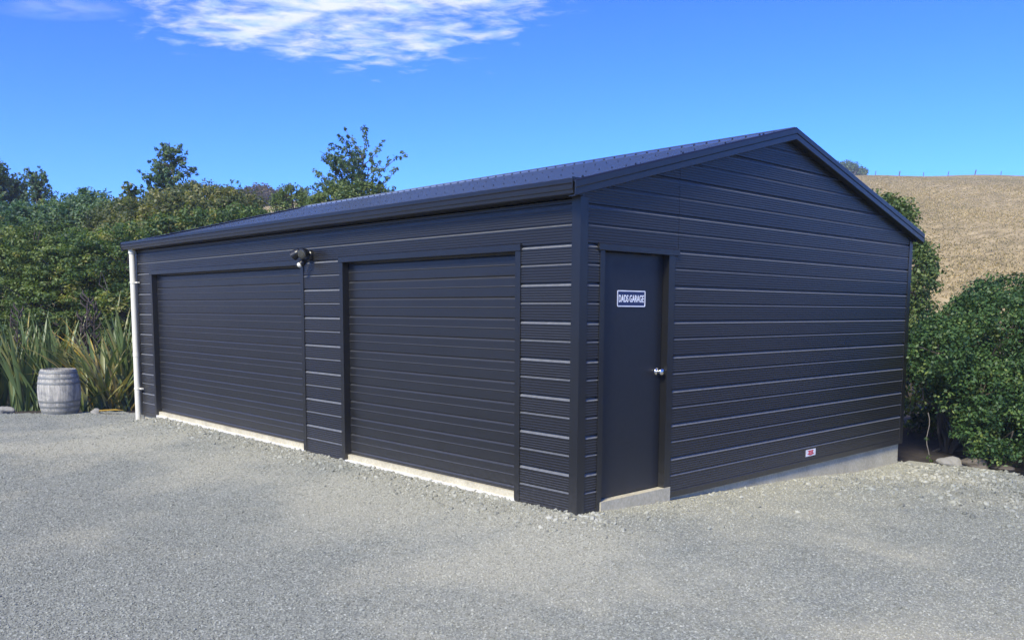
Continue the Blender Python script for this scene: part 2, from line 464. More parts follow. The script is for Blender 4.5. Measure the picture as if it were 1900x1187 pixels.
# ------------------------------------------------------------------ ground
GX0, GX1, GY0, GY1 = -9.04, 0.0, 0.0, 5.98          # garage footprint
def ground_h(x, y):
    x = np.asarray(x, float); y = np.asarray(y, float)
    cxp = np.clip(x, GX0, GX1); cyp = np.clip(y, GY0, GY1)
    d = np.hypot(x-cxp, y-cyp)
    front = np.interp(cxp, [-9.04, -8.8, -8.45, -8.1, 0], [-0.19, -0.14, -0.03, 0.008, 0.013])
    gable = np.interp(cyp, [0, 0.3, 1.2, 1.8, 3.65, 4.8, 5.98], [0.013, 0.0, -0.05, -0.075, -0.155, -0.25, -0.275])
    wf = np.clip(1-cyp/0.3, 0, 1)
    e = np.where(cyp <= 0.3, front*wf+gable*(1-wf), gable)
    e = np.where((cxp <= -8.9) & (cyp > 0.05), -0.2, e)
    base = -0.14 - 0.07*np.clip((-x-7)/4, 0, 1) - 0.10*np.clip((y-2)/4, 0, 1)*np.clip((x+1)/2, 0, 1)
    w = np.exp(-(np.maximum(d-0.22, 0)/1.15)**1.6)
    h = base + (e-base)*w
    far = np.clip(d/0.8, 0, 1)
    h = h + far*(0.010*np.sin(1.3*x+0.7*y+1)*np.sin(0.9*y-0.4*x) + 0.006*np.sin(3.1*x-1.2*y)*np.sin(2.7*y+0.8*x+2))
    return h
def grid_sheet(name, xs, ys, hf, mat, keep=None, smooth=True):
    X, Y = np.meshgrid(xs, ys)
    Z = hf(X, Y)
    nx, ny = len(xs), len(ys)
    co = np.stack([X, Y, Z], -1).reshape(-1, 3)
    i = np.arange(nx*ny).reshape(ny, nx)
    q = np.stack([i[:-1, :-1], i[:-1, 1:], i[1:, 1:], i[1:, :-1]], -1).reshape(-1, 4)
    if keep is not None:
        cx = co[q].mean(1); q = q[keep(cx[:, 0], cx[:, 1])]
    me = bpy.data.meshes.new(name)
    me.from_pydata(co.tolist(), [], q.tolist())
    me.polygons.foreach_set('use_smooth', [smooth]*len(me.polygons))
    me.materials.append(mat)
    o = bpy.data.objects.new(name, me); COL.objects.link(o)
    return o
# garden-bed edge on the left: line through two points; positive side = bed
E0 = np.array([-12.35, -1.25]); E1 = np.array([-11.0, 0.42])
_ed = (E1-E0)/np.linalg.norm(E1-E0); EN = np.array([-_ed[1], _ed[0]])
def bed_side(x, y):
    return (x-E0[0])*EN[0] + (y-E0[1])*EN[1]
def yard_keep(x, y):
    wob = 0.12*np.sin(2.1*x+1.3*y)+0.06*np.sin(5.3*y)
    left = bed_side(x, y) < wob
    right = (y < 6.15 + 0.10*np.sin(2.3*x) + 0.22*np.clip(-x, 0, 1) - 0.10*np.clip(x-1, 0, 9)) | (x < -8.9)
    inner = (x > GX0+0.4) & (x < GX1-0.4) & (y > GY0+0.4) & (y < GY1-0.4)
    return left & right & ~inner
yard = grid_sheet('gravel_yard', np.arange(-20, 16.01, 0.16), np.arange(-16, 9.01, 0.16), ground_h, GRAVEL, yard_keep)
tag(yard, kind='structure')
def terrain_h(x, y):
    dx, dy = x-CAM[0], y-CAM[1]
    dep = dx*FW[0] + dy*FW[1]; lat = dx*RT[0] + dy*RT[1]
    ridge_d = 190 + np.clip(-lat, 0, 400)*0.35
    top = 26.6 + 4.0*np.clip((lat-5)/60, 0, 1)
    s = np.clip((dep-26)/(ridge_d-26), 0, 2.2)
    z = np.where(s < 1, top*(1-(1-s)**1.12), top-(s-1)*10)
    z = z + 0.16*np.sin(lat*0.11+dep*0.05)*np.clip(s*3, 0, 1) + 0.12*np.sin(lat*0.31-dep*0.12)*np.clip(s*3, 0, 1)
    near = ground_h(x, y) - 0.05
    w = np.clip((dep-14)/12, 0, 1)
    return np.where(dep < 26, near*(1-w) + (-0.3)*w, z-0.3)
# one big sheet: soil under the beds, dry pasture further off (kept as two sheets that overlap out of sight)
gs = np.concatenate([np.arange(-60, -20, 4), np.arange(-20, 20, 0.8), np.arange(20, 60.1, 4)])
soil = grid_sheet('garden_soil', gs, gs, lambda x, y: np.maximum(terrain_h(x, y), -0.6)-0.02, SOIL,
                  lambda x, y: ((x-CAM[0])*FW[0]+(y-CAM[1])*FW[1]) < 30)
tag(soil, kind='structure')
hs_ = np.concatenate([np.arange(-900, -400, 25), np.arange(-400, 200, 4.0), np.arange(200, 900.1, 25)])
hv_ = np.concatenate([np.arange(-900, -60, 30), np.arange(-60, 420, 4.0), np.arange(420, 1500.1, 30)])
hill = grid_sheet('hill', hs_, hv_, lambda x, y: np.where(((x-CAM[0])*FW[0]+(y-CAM[1])*FW[1]) < 27, -0.75, terrain_h(x, y)), HILLM)
tag(hill, kind='structure')

# ------------------------------------------------------------------ garage
garage = tag(empty('garage', (0, 0, 0)), 'dark charcoal steel two bay garage with low gable roof', 'garage')
RIDGE_Y, ROOF_E, ROOF_R = 2.99, (-0.12, 2.525), 3.335
SL = (ROOF_R-ROOF_E[1])/(RIDGE_Y-ROOF_E[0])
def roof_z(y):
    return ROOF_R - SL*abs(y-RIDGE_Y)
# concrete slab, rebated at the roller doors
mb = MB(); mb.box((-9.02, 0.03, -0.6), (-0.03, 5.95, 0.075))
slab = mb.build('slab', CONC, garage)
for a, b in ((-8.41, -4.14), (-3.30, -0.70)):
    MB().box((a, -0.012, -0.4), (b, 0.14, 0.024)).build('door_threshold', CONC_PALE, garage)
MB().box((-0.14, 0.272, -0.4), (0.012, 1.19, 0.078)).build('door_step', CONC, garage)

# cladding: pitch 148.5 mm, micro-ribbed boards with a chamfered top
PITCH_B = 0.1485
Z0B = 0.030
def board_profile(k):
    z0 = Z0B + k*PITCH_B
    z1 = z0 + PITCH_B
    strong = (k % 2 == 1)
    ch = 0.022 if strong else 0.013      # chamfer height at the top of the board
    g = 0.012 if strong else 0.001
    pr = [(0.0, z0), (g, z0), (g, z0+0.005), (0.022, z0+0.010)]
    za, zb = z0+0.018, z1-ch-0.008
    nr = 5
    st = (zb-za)/nr
    for i in range(nr):
        z = za+i*st
        pr += [(0.022, z+st*0.12), (0.0198, z+st*0.30), (0.0198, z+st*0.50), (0.022, z+st*0.68)]
    pr += [(0.022, z1-ch), (0.012 if not strong else 0.001, z1-0.001), (0.0, z1-0.001)]
    return pr
WALL_IN = 0.022
def board_front(k, xa, xb, parent, zmax=None):
    pr = board_profile(k)
    if zmax: pr = [(o, min(z, zmax)) for o, z in pr]
    A = [(xa, WALL_IN-o, z) for o, z in pr]; B = [(xb, WALL_IN-o, z) for o, z in pr]
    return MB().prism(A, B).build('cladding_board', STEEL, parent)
def board_gable(k, fa, fb, parent, ztop=None):
    pr = board_profile(k)
    if ztop: pr = [(o, min(z, ztop)) for o, z in pr]
    A = [(-WALL_IN+o, fa(z), z) for o, z in pr]; B = [(-WALL_IN+o, fb(z), z) for o, z in pr]
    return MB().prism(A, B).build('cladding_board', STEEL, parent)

ZW = 2.44
wallb = MB()
for a, b, z0, z1 in ((-9.03, -8.43, 0.0, ZW), (-4.13, -3.325, 0.0, ZW), (-0.683, -0.03, 0.0, ZW), (-8.43, -4.13, 2.10, ZW), (-3.325, -0.683, 2.10, ZW)):
    wallb.box((a, WALL_IN+0.001, z0+0.079), (b, 0.11, z1))
front_wall = wallb.build('front_wall', STEEL_FLASH, garage)
for k in range(17):
    z = Z0B+k*PITCH_B
    if z > ZW-0.03: break
    top = z+PITCH_B
    if z < 2.05:
        for a, b in ((-9.03, -8.43), (-4.128, -3.327), (-0.681, -0.03)):
            board_front(k, a, b, front_wall)
    else:
        board_front(k, -9.03, -0.03, front_wall, ZW if top > ZW else None)
# gable wall backing (pentagon with the door opening left free)
def gz(y): return roof_z(y)-0.03
gw = MB()
def gpoly(pts):
    gw.prism([(-0.11, y, z) for y, z in pts], [(-WALL_IN-0.001, y, z) for y, z in pts])
gpoly([(0.03, 0.079), (0.27, 0.079), (0.27, gz(0.27)), (0.03, gz(0.03))])
gpoly([(0.27, 2.085), (1.13, 2.085), (1.13, gz(1.13)), (0.27, gz(0.27))])
gpoly([(1.13, 0.079), (5.95, 0.079), (5.95, gz(5.95)), (RIDGE_Y, gz(RIDGE_Y)), (1.13, gz(1.13))])
gable_wall = gw.build('gable_wall', STEEL_FLASH, garage)
JOIN = 1.236                                            # lapped sheet joint above the door
for k in range(23):
    z = Z0B+k*PITCH_B
    def lo(zz): return max(0.03, RIDGE_Y-(ROOF_R-0.035-zz)/SL)
    def hi(zz): return min(5.95, RIDGE_Y+(ROOF_R-0.035-zz)/SL)
    if z+0.012 > ROOF_R-0.06: break
    if z < 2.0:
        board_gable(k, lambda q: 0.03, lambda q: 0.255, gable_wall)
        board_gable(k, lambda q: 1.15, lambda q: 5.95, gable_wall)
    else:
        zt = min(z+PITCH_B, ROOF_R-0.06)
        if lo(z) < JOIN-0.05:
            board_gable(k, lo, lambda q: max(JOIN, lo(q)+0.001), gable_wall, zt)
            board_gable(k, lambda q: max(JOIN+0.004, lo(q)+0.002), hi, gable_wall, zt)
        else:
            board_gable(k, lo, hi, gable_wall, zt)
# the two walls out of view
pts = [(0.03, -0.02), (5.95, -0.02), (5.95, gz(5.95)), (RIDGE_Y, gz(RIDGE_Y)), (0.03, gz(0.03))]
MB().prism([(-9.04, y, z) for y, z in pts], [(-8.98, y, z) for y, z in pts]).build('end_wall', STEEL, garage)
MB().box((-9.0, 5.90, -0.02), (-0.03, 5.972, 2.44)).build('back_wall', STEEL, garage)

# corner flashings and base trims
def corner(x, y, sx, sy, z0=-0.022, z1=2.455):
    # L-shaped folded strip; sx, sy point outwards
    w, th, o = 0.088, 0.006, 0.005
    xo, yo = x+sx*o, y+sy*o
    A = [(xo, yo), (xo-sx*w, yo), (xo-sx*w, yo-sy*th), (xo-sx*(w-0.012), yo-sy*(th+0.018)),
         (xo-sx*0.03, yo-sy*0.03), (xo-sx*(th+0.018), yo-sy*(w-0.012)), (xo-sx*th, yo-sy*w), (xo, yo-sy*w)]
    return MB().prism([(a, b, z0) for a, b in A], [(a, b, z1) for a, b in A]).build('corner_flashing', STEEL_FLASH, garage)
corner(0, 0, 1, -1); corner(0, 5.98, 1, 1); corner(-9.04, 0, -1, -1); corner(-9.04, 5.98, -1, 1)
for a, b in ((-8.955, -8.468), (-4.088, -3.362), (-0.640, -0.085)):
    MB().prism([(a, y, z) for y, z in ((0.02, -0.022), (-0.002, -0.022), (-0.004, 0.030), (0.004, 0.038), (0.02, 0.038))],
               [(b, y, z) for y, z in ((0.02, -0.022), (-0.002, -0.022), (-0.004, 0.030), (0.004, 0.038), (0.02, 0.038))]).build('base_trim', STEEL_FLASH, garage)
for a, b in ((0.085, 0.222), (1.198, 5.895)):
    q = ((-0.02, -0.022), (0.002, -0.022), (0.004, 0.030), (-0.004, 0.038), (-0.02, 0.038))
    MB().prism([(x, a, z) for x, z in q], [(x, b, z) for x, z in q]).build('base_trim', STEEL_FLASH, garage)

# roller doors: ribbed slats in a reveal, jamb flashings and head flashing
DOOR_Y = 0.082
def roller_door(x0, x1):
    dr = empty('roller_door', (0, 0, 0)); dr.parent = garage
    pitch = 0.1765
    z = 0.118
    zs = [0.030, z]
    while z < 2.10:
        z += pitch; zs.append(z)
    for i in range(len(zs)-1):
        a, b = zs[i], zs[i+1]
        h = b-a
        mid = a + h*0.52 if i else None
        pr = [(0.0, a), (0.004, a+0.001), (0.012, a+0.010)]
        if mid: pr += [(0.012, mid-0.006), (0.0165, mid-0.0015), (0.0165, mid+0.001), (0.012, mid+0.006)]
        if i == 0: pr = [(0.0, a), (0.016, a), (0.018, a+0.02), (0.012, a+0.028)]
        pr += [(0.012, b-0.016), (0.003, b-0.004), (0.0, b-0.001)]
        A = [(x0, DOOR_Y-o, zz) for o, zz in pr] ; B = [(x1, DOOR_Y-o, zz) for o, zz in pr]
        A += [(x0, DOOR_Y+0.01, b-0.001), (x0, DOOR_Y+0.01, a)]; B += [(x1, DOOR_Y+0.01, b-0.001), (x1, DOOR_Y+0.01, a)]
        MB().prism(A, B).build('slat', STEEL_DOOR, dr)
    # jambs: flange on the wall face plus reveal going in
    for x, s in ((x0, -1), (x1, 1)):
        xf = x + s*0.062
        A = [(x, 0.12), (x, -0.006), (xf, -0.006), (xf, 0.001), (x+s*0.02, 0.003), (x+s*0.02, 0.12)]
        MB().prism([(a, b, -0.022) for a, b in A], [(a, b, 2.078) for a, b in A]).build('jamb_flashing', STEEL_FLASH, dr)
    A = [(0.12, 2.082), (-0.010, 2.076), (-0.016, 2.080), (-0.016, 2.132), (-0.004, 2.138), (0.012, 2.150), (0.12, 2.150)]
    MB().prism([(x0-0.068, a, b) for a, b in A], [(x1+0.068, a, b) for a, b in A]).build('head_flashing', STEEL_FLASH, dr)
    return dr
roller_door(-8.405, -4.155)
roller_door(-3.300, -0.708)

# personnel door
pd = empty('door', (0, 0, 0)); pd.parent = garage
DX = -0.058
leaf_ = MB().box((DX-0.04, 0.288, 0.088), (DX, 1.102, 2.062)).build('door_leaf', PA, pd)
for y, s in ((0.283, -1), (1.108, 1)):
    yf = y+s*(0.055 if s < 0 else 0.085)
    A = [(-0.115, y), (0.006, y), (0.006, yf), (-0.001, yf), (-0.003, y+s*0.02), (-0.115, y+s*0.02)]
    MB().prism([(a, b, 0.080 if s < 0 else 0.080) for a, b in A], [(a, b, 2.068) for a, b in A]).build('jamb_flashing', STEEL_FLASH, pd)
    yy = yf - s*0.03
    MB().box((0.0, min(yf, yy), -0.022), (0.0055, max(yf, yy), 0.0795)).build('jamb_foot', STEEL_FLASH, pd)
A = [(-0.115, 2.070), (0.010, 2.066), (0.018, 2.070), (0.018, 2.116), (0.006, 2.124), (-0.012, 2.130), (-0.115, 2.130)]
MB().prism([(a, 0.203, b) for a, b in A], [(a, 1.238, b) for a, b in A]).build('head_flashing', STEEL_FLASH, pd)
ky, kz = 1.045, 1.088
mbk = MB(); mbk.lathe([(0.0, 0.0), (0.032, 0.0), (0.032, 0.006), (0.026, 0.010), (0.013, 0.012), (0.012, 0.030), (0.020, 0.036), (0.027, 0.046), (0.028, 0.056), (0.022, 0.066), (0.0, 0.068)], 24)
knob = mbk.build('door_knob', CHROME, pd, smooth=True)
knob.rotation_euler = (0, R(90), 0); knob.location = (DX+0.001, ky, kz)

# gutter, fascia, roof
fasc = MB().box((-9.16, -0.028, 2.452), (0.045, -0.004, 2.545)).build('fascia', STEEL_FLASH, garage)
gp = [(-0.030, 2.548), (-0.030, 2.462), (-0.036, 2.456), (-0.128, 2.456), (-0.138, 2.462), (-0.140, 2.486), (-0.148, 2.492), (-0.150, 2.522), (-0.144, 2.530),
      (-0.150, 2.538), (-0.150, 2.566), (-0.144, 2.572), (-0.136, 2.568), (-0.138, 2.470), (-0.126, 2.462), (-0.040, 2.462), (-0.036, 2.470), (-0.034, 2.548)]
gut = MB(); gut.prism([(-9.19, y, z) for y, z in gp], [(0.050, y, z) for y, z in gp])
gutter = gut.build('gutter', STEEL_FLASH, garage)
for x in (-9.193, 0.051):
    q = [(-0.030, 2.570), (-0.030, 2.456), (-0.132, 2.452), (-0.142, 2.470), (-0.154, 2.500), (-0.154, 2.578), (-0.06, 2.578)]
    MB().prism([(x, y, z) for y, z in q], [(x+0.006, y, z) for y, z in q]).build('stop_end', STEEL_FLASH, gutter)
gb = [(6.010, 2.548), (6.010, 2.456), (6.125, 2.456), (6.130, 2.566), (6.122, 2.566), (6.118, 2.464), (6.016, 2.464), (6.016, 2.548)]
MB().prism([(-9.19, y, z) for y, z in gb], [(0.050, y, z) for y, z in gb]).build('gutter', STEEL_FLASH, garage)
MB().box((-9.16, 5.985, 2.452), (0.045, 6.008, 2.545)).build('fascia', STEEL_FLASH, garage)
RP = 0.1545
def roof_plane(sgn):
    ro = empty('roof', (0, 0, 0)); ro.parent = garage
    y_e = ROOF_E[0] if sgn < 0 else 2*RIDGE_Y-ROOF_E[0]
    nrib = 5
    x = 0.045
    n = 0
    scr = MB()
    nz = Vector((0, -SL*(-sgn)*-1, 1)).normalized() if False else Vector((0, sgn*SL, 1)).normalized()
    while x > -9.13:
        w = min(nrib*RP, x+9.135)
        pr = []
        q = 0.0
        while q < w-0.01:
            pr += [(q, 0.0), (q+0.108, 0.0), (q+0.118, 0.017), (q+0.140, 0.017), (q+0.150, 0.0)]
            q += RP
        pr = [(a, h) for a, h in pr if a < w-0.001] + [(w, 0.0)]
        def ring(y):
            return [(x-a, y, roof_z(y)+h) for a, h in pr]
        m = MB()
        ys = [y_e + (RIDGE_Y-y_e)*t for t in (0, 0.25, 0.5, 0.75, 1.0)]
        for ya, yb in zip(ys[:-1], ys[1:]):
            m.prism(ring(ya), ring(yb), closed=False)
        m.build('roof_sheet', ROOFM, ro)
        q = 0.129
        while q < w:
            for t in (0.06, 0.36, 0.68):
                y = y_e+(RIDGE_Y-y_e)*t + random.uniform(-0.006, 0.006)
                c = Vector((x-q, y, roof_z(y)+0.017))
                scr.tube([c-nz*0.002, c+nz*0.004, c+nz*0.005, c+nz*0.012], [0.0065, 0.0065, 0.004, 0.004], 6)
            q += RP
        x -= nrib*RP
        n += 1
    so = scr.build('roofing_screws', BLACKP, ro); so['kind'] = 'stuff'
    return ro
ROOFM.node_tree.nodes['Principled BSDF'].inputs['Coat Weight'].default_value = 0.6
ROOFM.node_tree.nodes['Principled BSDF'].inputs['Coat Roughness'].default_value = 0.2
roof_plane(-1); roof_plane(1)
rc = []
for y, dz in ((-0.17, 0.004), (-0.165, 0.022), (-0.03, 0.030), (0, 0.044), (0.03, 0.030), (0.165, 0.022), (0.17, 0.004)):
    rc.append((RIDGE_Y+y, ROOF_R-SL*abs(y)+dz))
rc2 = [(y, z-0.003) for y, z in rc][::-1]
rcap = MB().prism([(-9.19, y, z) for y, z in rc+rc2], [(0.055, y, z) for y, z in rc+rc2]).build('ridge_cap', ROOFM, garage)
rs = MB()
for i in range(58):
    for sgn in (-1, 1):
        c = Vector((0.045-0.129-i*RP, RIDGE_Y+sgn*0.145, ROOF_R-SL*0.145+0.022))
        rs.tube([c, c+Vector((0, 0, .005)), c+Vector((0, 0, .006)), c+Vector((0, 0, .015))], [0.012, 0.012, 0.007, 0.007], 6)
o = rs.build('ridge_screws', BLACKP, rcap); o['kind'] = 'stuff'
# barge flashings: face with a step, capped roll over the roof edge
def barge(x, sx, y_e, name='barge_flashing'):
    q = [(-0.055, 0.030), (-0.050, 0.037), (0.006, 0.040), (0.018, 0.034), (0.024, 0.026), (0.024, -0.018), (0.018, -0.026), (0.018, -0.074), (0.010, -0.080), (-0.050, -0.080), (-0.050, -0.074), (0.008, -0.070), (0.010, 0.022), (-0.050, 0.028)]
    def ring(y): return [(x+sx*a, y, roof_z(y)+h) for a, h in q]
    ye2 = y_e
    b = MB().prism(ring(ye2), ring(RIDGE_Y)).build(name, STEEL_FLASH, garage)
    s = MB()
    sg = 1 if y_e < RIDGE_Y else -1
    for t in np.arange(0.12, 3.1, 0.62):
        y = y_e + sg*t
        c = Vector((x-sx*0.022, y, roof_z(y)+0.039))
        s.tube([c, c+Vector((0, 0, .005)), c+Vector((0, 0, .006)), c+Vector((0, 0, .014))], [0.011, 0.011, 0.0065, 0.0065], 6)
    so = s.build('barge_screws', BLACKP, b); so['kind'] = 'stuff'
for x, sx in ((0.062, 1), (-9.16, -1)):
    barge(x, sx, -0.145); barge(x, sx, 6.125)
# downpipe with clips
dpx, dpy = -8.985, -0.062
dp = MB(); dp.tube([(dpx, dpy, 2.46), (dpx, dpy, 0.9), (dpx, dpy, -0.24)], 0.041, 20)
pipe = dp.build('downpipe', PVC, garage, smooth=False)
for z in (1.975, 0.385):
    m = MB(); m.tube([(dpx, dpy, z-0.014), (dpx, dpy, z+0.014)], 0.046, 20)
    m.box((dpx+0.035, -0.05, z-0.010), (dpx+0.125, -0.012, z+0.010))
    m.build('pipe_clip', PVC, pipe)
m = MB(); m.tube([(dpx, dpy, 2.40), (dpx, dpy, 2.458)], 0.050, 20); m.build('outlet_collar', PVC, pipe)
m = MB(); m.tube([(dpx, dpy, 0.865), (dpx, dpy, 0.925)], 0.0445, 20); m.build('pipe_coupling', PVC, pipe)

# ------------------------------------------------------------------ things fixed to the garage
# door sign
def rounded(w, h, r, n=5):
    p = []
    for cx, cy, a0 in ((w/2-r, h/2-r, 0), (-w/2+r, h/2-r, 90), (-w/2+r, -h/2+r, 180), (w/2-r, -h/2+r, 270)):
        for i in range(n+1):
            a = R(a0+90*i/n); p.append((cx+r*math.cos(a), cy+r*math.sin(a)))
    return p
sgx = DX+0.001
sign = empty('door_sign', (sgx, 0.688, 1.700)); tag(sign, 'small navy sign with white border lettered DADS GARAGE on the side door', 'sign')
def plate(name, pts, x0, x1, mat, parent):
    return MB().prism([(x0, y, z) for y, z in pts], [(x1, y, z) for y, z in pts]).build(name, mat, parent)
plate('sign_plate', rounded(0.362, 0.132, 0.012), 0.0, 0.003, NAVY, sign)
op = rounded(0.362, 0.132, 0.012); ip = rounded(0.344, 0.114, 0.007)
m = MB(); n_ = len(op)
m.v = [(0.0045, y, z) for y, z in op] + [(0.0045, y, z) for y, z in ip] + [(0.003, y, z) for y, z in op] + [(0.003, y, z) for y, z in ip]
for i in range(n_):
    j = (i+1) % n_
    m.f += [[i, j, n_+j, n_+i], [i, 2*n_+i, 2*n_+j, j], [n_+i, n_+j, 3*n_+j, 3*n_+i]]
m.build('sign_border', WHITE, sign)
def text_mesh(name, body, h, w, mat, parent, x):
    cu = bpy.data.curves.new('lettering', 'FONT')
    cu.body = body; cu.align_x = 'CENTER'; cu.align_y = 'CENTER'; cu.size = 1.0; cu.extrude = 0.01; cu.offset = 0.022
    cu.space_character = 1.02
    to = bpy.data.objects.new('lettering_tmp', cu); COL.objects.link(to)
    dg = bpy.context.evaluated_depsgraph_get()
    me = bpy.data.meshes.new_from_object(to.evaluated_get(dg))
    bpy.data.objects.remove(to, do_unlink=True)
    co = np.empty(len(me.vertices)*3, 'f'); me.vertices.foreach_get('co', co); co = co.reshape(-1, 3)
    mn, mx_ = co.min(0), co.max(0)
    c2 = np.empty_like(co)
    c2[:, 1] = (co[:, 0]-(mn[0]+mx_[0])/2)/(mx_[0]-mn[0])*w
    c2[:, 2] = (co[:, 1]-(mn[1]+mx_[1])/2)/(mx_[1]-mn[1])*h
    c2[:, 0] = x + (co[:, 2]-mn[2])/(mx_[2]-mn[2]+1e-9)*0.0012
    me.vertices.foreach_set('co', c2.ravel()); me.update()
    me.materials.clear(); me.materials.append(mat)
    o = bpy.data.objects.new(name, me); COL.objects.link(o); o.parent = parent
    return o
text_mesh('lettering', 'DADS GARAGE', 0.060, 0.322, WHITE, sign, 0.0032)

# sticker low on the gable wall
stk = empty('sticker', (0.0012, 3.676, 0.110)); tag(stk, 'small white sticker with a red emblem low on the gable wall', 'sticker')
plate('sticker_sheet', [(0.104, 0.036), (-0.104, 0.036), (-0.104, -0.036), (0.104, -0.036)], 0.0, 0.0012, STICK, stk)
plate('emblem', [(-0.050, 0.026), (0.050, 0.026), (0.062, 0.020), (0.048, 0.014), (0.046, -0.006), (0.074, -0.010), (0.060, -0.017), (0.0, -0.030), (-0.060, -0.017), (-0.074, -0.010), (-0.046, -0.006), (-0.048, 0.014), (-0.062, 0.020)], 0.0013, 0.0020, REDINK, stk)
plate('emblem_mark', [(-0.028, 0.014), (0.028, 0.014), (0.024, -0.010), (0.0, -0.018), (-0.024, -0.010)], 0.0021, 0.0026, simple('pink_ink', (0.72, 0.22, 0.25), 0.5), stk)
plate('emblem_bar', [(-0.034, 0.004), (0.034, 0.004), (0.034, -0.001), (-0.034, -0.001)], 0.0027, 0.0031, REDINK, stk)

# twin-head security light
sl = empty('security_light', (-3.93, 0.0, 2.17)); tag(sl, 'black twin head security light with motion sensor above the post between the roller doors', 'light')
m = MB(); m.tube([(0, -0.001, 0.005), (0, -0.030, 0.005), (0, -0.040, 0.005)], [0.058, 0.058, 0.048], 20); m.build('base_plate', BLACKP, sl)
def lamp_head(dx, aim):
    a = Vector((dx*0.45, -0.035, 0.012)); c = Vector((dx, -0.115, 0.025)); d = Vector(aim).normalized()
    m = MB(); m.tube([a, c], 0.011, 8)
    m.tube([c-d*0.055, c-d*0.045, c-d*0.01, c+d*0.05, c+d*0.052], [0.022, 0.034, 0.046, 0.056, 0.052], 20)
    h = m.build('lamp_head', BLACKP, sl)
    l = MB(); l.tube([c+d*0.0525, c+d*0.056, c+d*0.060], [0.046, 0.040, 0.02], 20); l.build('lamp_lens', LENS, h)
lamp_head(-0.10, (-0.72, -0.45, -0.50)); lamp_head(0.055, (0.42, -0.85, -0.30))
m = MB(); m.tube([(0, -0.035, -0.03), (-0.01, -0.085, -0.065)], 0.012, 8); m.tube([(-0.005, -0.06, -0.05), (-0.012, -0.095, -0.075), (-0.02, -0.125, -0.098)], [0.022, 0.036, 0.034], 16)
m.build('motion_sensor', BLACKP, sl)
m = MB(); m.tube([(-0.019, -0.122, -0.096), (-0.024, -0.140, -0.110), (-0.026, -0.147, -0.116)], [0.030, 0.026, 0.012], 16); m.build('sensor_window', PVC, sl)
m = MB(); m.tube([(-0.13, -0.03, -0.05), (-0.132, -0.012, -0.10), (-0.128, -0.010, -0.16)], 0.006, 6); 

# ------------------------------------------------------------------ barrel
bp = P(112, 764, 14.95); bz = float(ground_h(bp[0], bp[1]))
barrel = empty('barrel', (bp[0], bp[1], bz)); tag(barrel, 'weathered grey wooden barrel with wide metal hoops in front of the flax', 'barrel')
BH = 0.76
def brad(z): return 0.272 + 0.062*(1-((z-BH/2)/(BH/2))**2)
ns = 26
stm = None
for i in range(ns):
    a0, a1 = 2*math.pi*i/ns, 2*math.pi*(i+1)/ns
    m = MB(); zz = np.linspace(0, BH, 9)
    for z in zz:
        r = brad(z)
        for a, rr in ((a0+0.004, r), ((a0+a1)/2, r*1.004), (a1-0.004, r), (a1-0.004, r-0.025), (a0+0.004, r-0.025)):
            m.v.append((rr*math.cos(a), rr*math.sin(a), z))
    for k in range(8):
        for j in range(5):
            m.f.append([k*5+j, k*5+(j+1) % 5, (k+1)*5+(j+1) % 5, (k+1)*5+j])
    m.f += [[0, 1, 2, 3, 4], [40, 41, 42, 43, 44]]
    m.build('stave', BARREL, barrel)
m = MB(); m.lathe([(0.0, BH-0.035), (0.262, BH-0.035), (0.262, BH-0.055), (0.0, BH-0.055)], 32); m.build('barrel_head', BARREL, barrel)
for zc_, hw in ((0.045, 0.022), (0.135, 0.020), (0.225, 0.018), (0.535, 0.018), (0.625, 0.020), (0.715, 0.022)):
    m = MB(); r0, r1 = brad(zc_-hw)+0.003, brad(zc_+hw)+0.003
    m.lathe([(r0-0.006, zc_-hw), (r0+0.003, zc_-hw), ((r0+r1)/2+0.005, zc_), (r1+0.003, zc_+hw), (r1-0.006, zc_+hw)], 40)
    m.build('hoop', HOOP, barrel, smooth=False)

# ------------------------------------------------------------------ foliage
def quads_mesh(name, co, tint, mat, parent, smooth=False):
    n = len(co)//4
    me = bpy.data.meshes.new(name)
    me.vertices.add(4*n); me.vertices.foreach_set('co', co.astype('f').ravel())
    me.loops.add(4*n); me.loops.foreach_set('vertex_index', np.arange(4*n, dtype='i'))
    me.polygons.add(n); me.polygons.foreach_set('loop_start', np.arange(0, 4*n, 4, dtype='i'))
    try: me.polygons.foreach_set('loop_total', np.full(n, 4, dtype='i'))
    except Exception: pass
    at = me.attributes.new('tint', 'FLOAT', 'POINT')
    at.data.foreach_set('value', np.repeat(np.clip(tint, 0, 1), 4).astype('f'))
    me.update(calc_edges=True)
    me.materials.append(mat)
    o = bpy.data.objects.new(name, me); COL.objects.link(o)
    if parent: o.parent = parent
    return o
def unit(a): return a/np.maximum(np.linalg.norm(a, axis=-1, keepdims=True), 1e-9)
